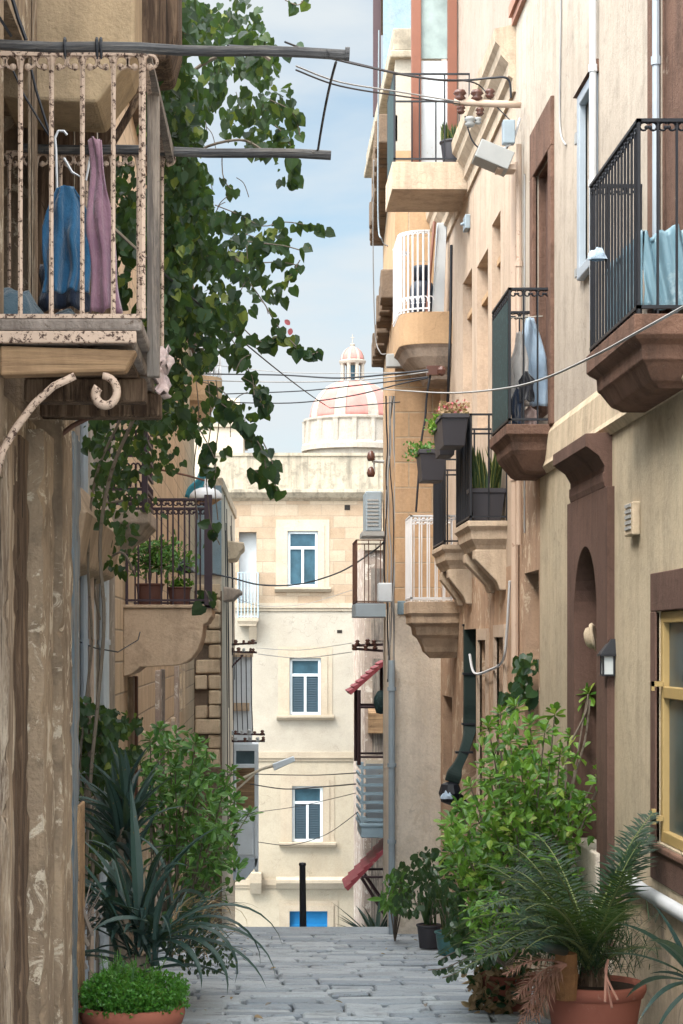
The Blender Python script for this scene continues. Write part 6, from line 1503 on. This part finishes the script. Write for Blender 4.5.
# laundry on the middle right balcony
def shirt(px,py,k,L,w,mat,label,seed,name='shirt',cat='shirt',prof=None,yy=None):
    t=P(px,py,k); 
    if yy: t=V(t.x,yy,t.z)
    prof=prof or (lambda v:(.0,w*(.15+.85*min(1,v*4))*(1-.12*v)))
    return cloth(garment(t,w,L,k,seed,prof,5,.02,.03),20,26,mat,name,label,cat,t)
k=122.
shirt(534,312,k,.74,.10,M['clothpale'],'pale blue shirt hanging at the right of the middle balcony',31,yy=16.65,prof=lambda v:(.0+.05*v,(.03+.10*min(1,v*2.2))*(1-.15*v)))
shirt(520,330,k,.60,.09,M['clothwhite'],'off-white shirt hanging left of the pale blue one on the middle balcony',33,yy=16.5,prof=lambda v:(.01,(.02+.06*min(1,v*2.5))))
shirt(526,372,k,.24,.07,M['clothblack'],'small black garment hanging between the two light shirts','shirt' and 35,yy=16.36)
shirt(532,404,k,.20,.08,M['clothpink'],'pale pink cloth hanging low behind the railing of the middle balcony',37,'cloth','cloth',yy=16.55)
shirt(517,388,k,.30,.05,M['clothnavy'],'dark navy garment hanging at the left corner of the middle balcony',39,yy=16.4)
for a in (15.95,16.6):pass
ropething('clothesline',[V(WR-.02,16.6,(VY-312)/k),V(2.0,16.6,(VY-314)/k)],.004,M['rope'],'short line inside the middle balcony carrying the shirts','rope')
# covered thing on near balcony
q=MB(); k=176.; a=V(2.10,11.05,1.84)
def tarpf(u,v):
    # a draped sheet over a box: v goes over the top, u along the front
    x=lerp(2.09,2.36,u); 
    if v<.55: z=lerp(1.84,2.27,v/.55); y=10.98
    else: z=2.27; y=lerp(10.98,12.2,(v-.55)/.45)
    w=.018*math.sin(u*9+v*4)+.012*math.sin(u*21+v*13); sl=.06*u
    return V(x+w*.3,y-abs(w)*(1.4 if v<.55 else 0),z+w*(0 if v<.5 else 1)+sl*(v if v<.55 else .55)+.03*noise.noise(V(u*4,v*6,3)))
q.sheet(tarpf,30,30); q.sheet(lambda u,v:V(2.09-.01*math.sin(u*18),lerp(10.98,12.2,u),lerp(1.84,2.27,v)+.01),30,10)
solo(q,'covered_box',M['tarp'],a,'pale blue plastic sheet draped over a box on the near right balcony','cover',smooth=True,solid=.004)
# pale bag on railing
heapthing(P(601,258,168)+V(-.03,-.05,-.02),.055,.06,.05,21,M['clothpale'],'pale blue peg bag clipped outside the near right balcony railing','bag','peg_bag')

for i in range(26):
    x=r.choice((r.uniform(-.8,-.2),r.uniform(1.2,1.9),r.uniform(-.6,1.8))); y=r.uniform(13,25); L=r.uniform(.03,.06)
    q=MB(); leaf(q,V(x,y,gz(y)+.03),V(r.gauss(0,1),r.gauss(0,1),.1),V(r.gauss(0,.3),r.gauss(0,.3),1),L,L*.7,OVAL,.4,.4)
    solo(q,'fallen_leaf',M['dry'] if i%3 else M['drygrey'],V(x,y,gz(y)),'tiny dry leaf lying on the grey paving slabs','leaf','dry leaves scattered on the paving',fix=False)
# fallen leaf on paving
q=MB(); p=P(254,998,143); leaf(q,V(p.x,p.y,gz(p.y)+.03),V(1,.3,.1),V(0,-.5,1),.07,.05,OVAL,.4,.4); solo(q,'fallen_leaf',M['dry'],p,'brown fallen leaf lying on the paving near the left plants','leaf',fix=False)

# ------------------------------------------------------------------ camera, world, sun
cd=bpy.data.cameras.new('camera'); cam=bpy.data.objects.new('camera',cd); C.objects.link(cam); SC.camera=cam
cam.location=(0,0,0); cam.rotation_euler=(PI/2,0,0)
cd.sensor_fit='VERTICAL'; cd.sensor_height=24; cd.lens=F/1024*24; cd.shift_x=(341.5-VX)/1024; cd.shift_y=(VY-512)/1024
cd.clip_start=.1; cd.clip_end=6000
EL,AZ=math.radians(52),math.radians(42)     # sun behind and to the left of the camera
sd=bpy.data.lights.new('sun','SUN'); so=bpy.data.objects.new('sun',sd); C.objects.link(so)
sd.energy=SUN; sd.angle=math.radians(SUNANG); sd.color=(1,.89,.76)
sdir=V(-math.sin(AZ)*math.cos(EL),-math.cos(AZ)*math.cos(EL),math.sin(EL))
so.rotation_euler=sdir.to_track_quat('Z','Y').to_euler(); so.location=(0,-10,30)
w=bpy.data.worlds.new('World'); SC.world=w; w.use_nodes=True; nt=w.node_tree; nt.nodes.clear()
def nn(t,**k):
    x=nt.nodes.new(t)
    for a,b in k.items(): setattr(x,a,b)
    return x
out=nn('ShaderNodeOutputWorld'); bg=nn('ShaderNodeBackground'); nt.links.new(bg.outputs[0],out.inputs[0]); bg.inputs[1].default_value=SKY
sky=nn('ShaderNodeTexSky',sky_type='NISHITA'); sky.sun_disc=False; sky.sun_elevation=EL; sky.sun_rotation=math.atan2(sdir.x,sdir.y); sky.altitude=50; sky.air_density=1; sky.dust_density=.6; sky.ozone_density=1.5
tc=nn('ShaderNodeTexCoord'); mp=nn('ShaderNodeMapping'); mp.inputs['Scale'].default_value=(3.0,3.0,9.0); mp.inputs['Location'].default_value=CLOC; nt.links.new(tc.outputs['Generated'],mp.inputs[0])
nz=nn('ShaderNodeTexNoise'); nz.inputs['Scale'].default_value=1.15; nz.inputs['Detail'].default_value=7; nz.inputs['Roughness'].default_value=.5; nz.inputs['Distortion'].default_value=.15; nt.links.new(mp.outputs[0],nz.inputs['Vector'])
rp=nn('ShaderNodeValToRGB'); rp.color_ramp.elements[0].position=.30; rp.color_ramp.elements[1].position=.56; rp.color_ramp.interpolation='EASE'; rp.color_ramp.elements[0].color=(.22,.22,.22,1); nt.links.new(nz.outputs['Fac'],rp.inputs[0])
mx=nn('ShaderNodeMix',data_type='RGBA'); nt.links.new(rp.outputs[0],mx.inputs[0]); sm=nn('ShaderNodeMix',data_type='RGBA',blend_type='MULTIPLY'); sm.inputs[0].default_value=1; nt.links.new(sky.outputs[0],sm.inputs[6]); sm.inputs[7].default_value=(1.15,1.42,1.38,1); nt.links.new(sm.outputs[2],mx.inputs[6]); mx.inputs[7].default_value=CLOUD
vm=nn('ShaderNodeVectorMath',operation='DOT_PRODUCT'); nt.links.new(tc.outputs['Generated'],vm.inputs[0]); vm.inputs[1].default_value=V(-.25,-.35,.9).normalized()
mr=nn('ShaderNodeMapRange',interpolation_type='SMOOTHSTEP'); mr.inputs['From Min'].default_value=.05; mr.inputs['From Max'].default_value=.9; mr.inputs['To Min'].default_value=1; mr.inputs['To Max'].default_value=GLOW; nt.links.new(vm.outputs['Value'],mr.inputs['Value'])  # unseen sky overhead and behind the camera boosted as added fill for the alley
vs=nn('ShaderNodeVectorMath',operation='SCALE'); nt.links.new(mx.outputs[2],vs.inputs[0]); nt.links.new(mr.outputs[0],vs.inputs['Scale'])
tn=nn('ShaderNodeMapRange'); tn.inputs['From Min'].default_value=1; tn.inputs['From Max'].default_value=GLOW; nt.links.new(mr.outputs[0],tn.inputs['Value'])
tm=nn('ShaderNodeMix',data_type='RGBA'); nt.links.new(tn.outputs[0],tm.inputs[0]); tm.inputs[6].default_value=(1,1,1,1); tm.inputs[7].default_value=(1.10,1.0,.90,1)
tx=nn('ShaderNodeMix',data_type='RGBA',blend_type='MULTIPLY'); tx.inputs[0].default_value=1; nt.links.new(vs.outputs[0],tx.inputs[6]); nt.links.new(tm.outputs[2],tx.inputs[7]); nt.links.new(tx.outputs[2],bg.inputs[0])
SC.view_settings.view_transform='Standard'; SC.view_settings.look='None'; SC.view_settings.exposure=EXPO; SC.view_settings.gamma=1
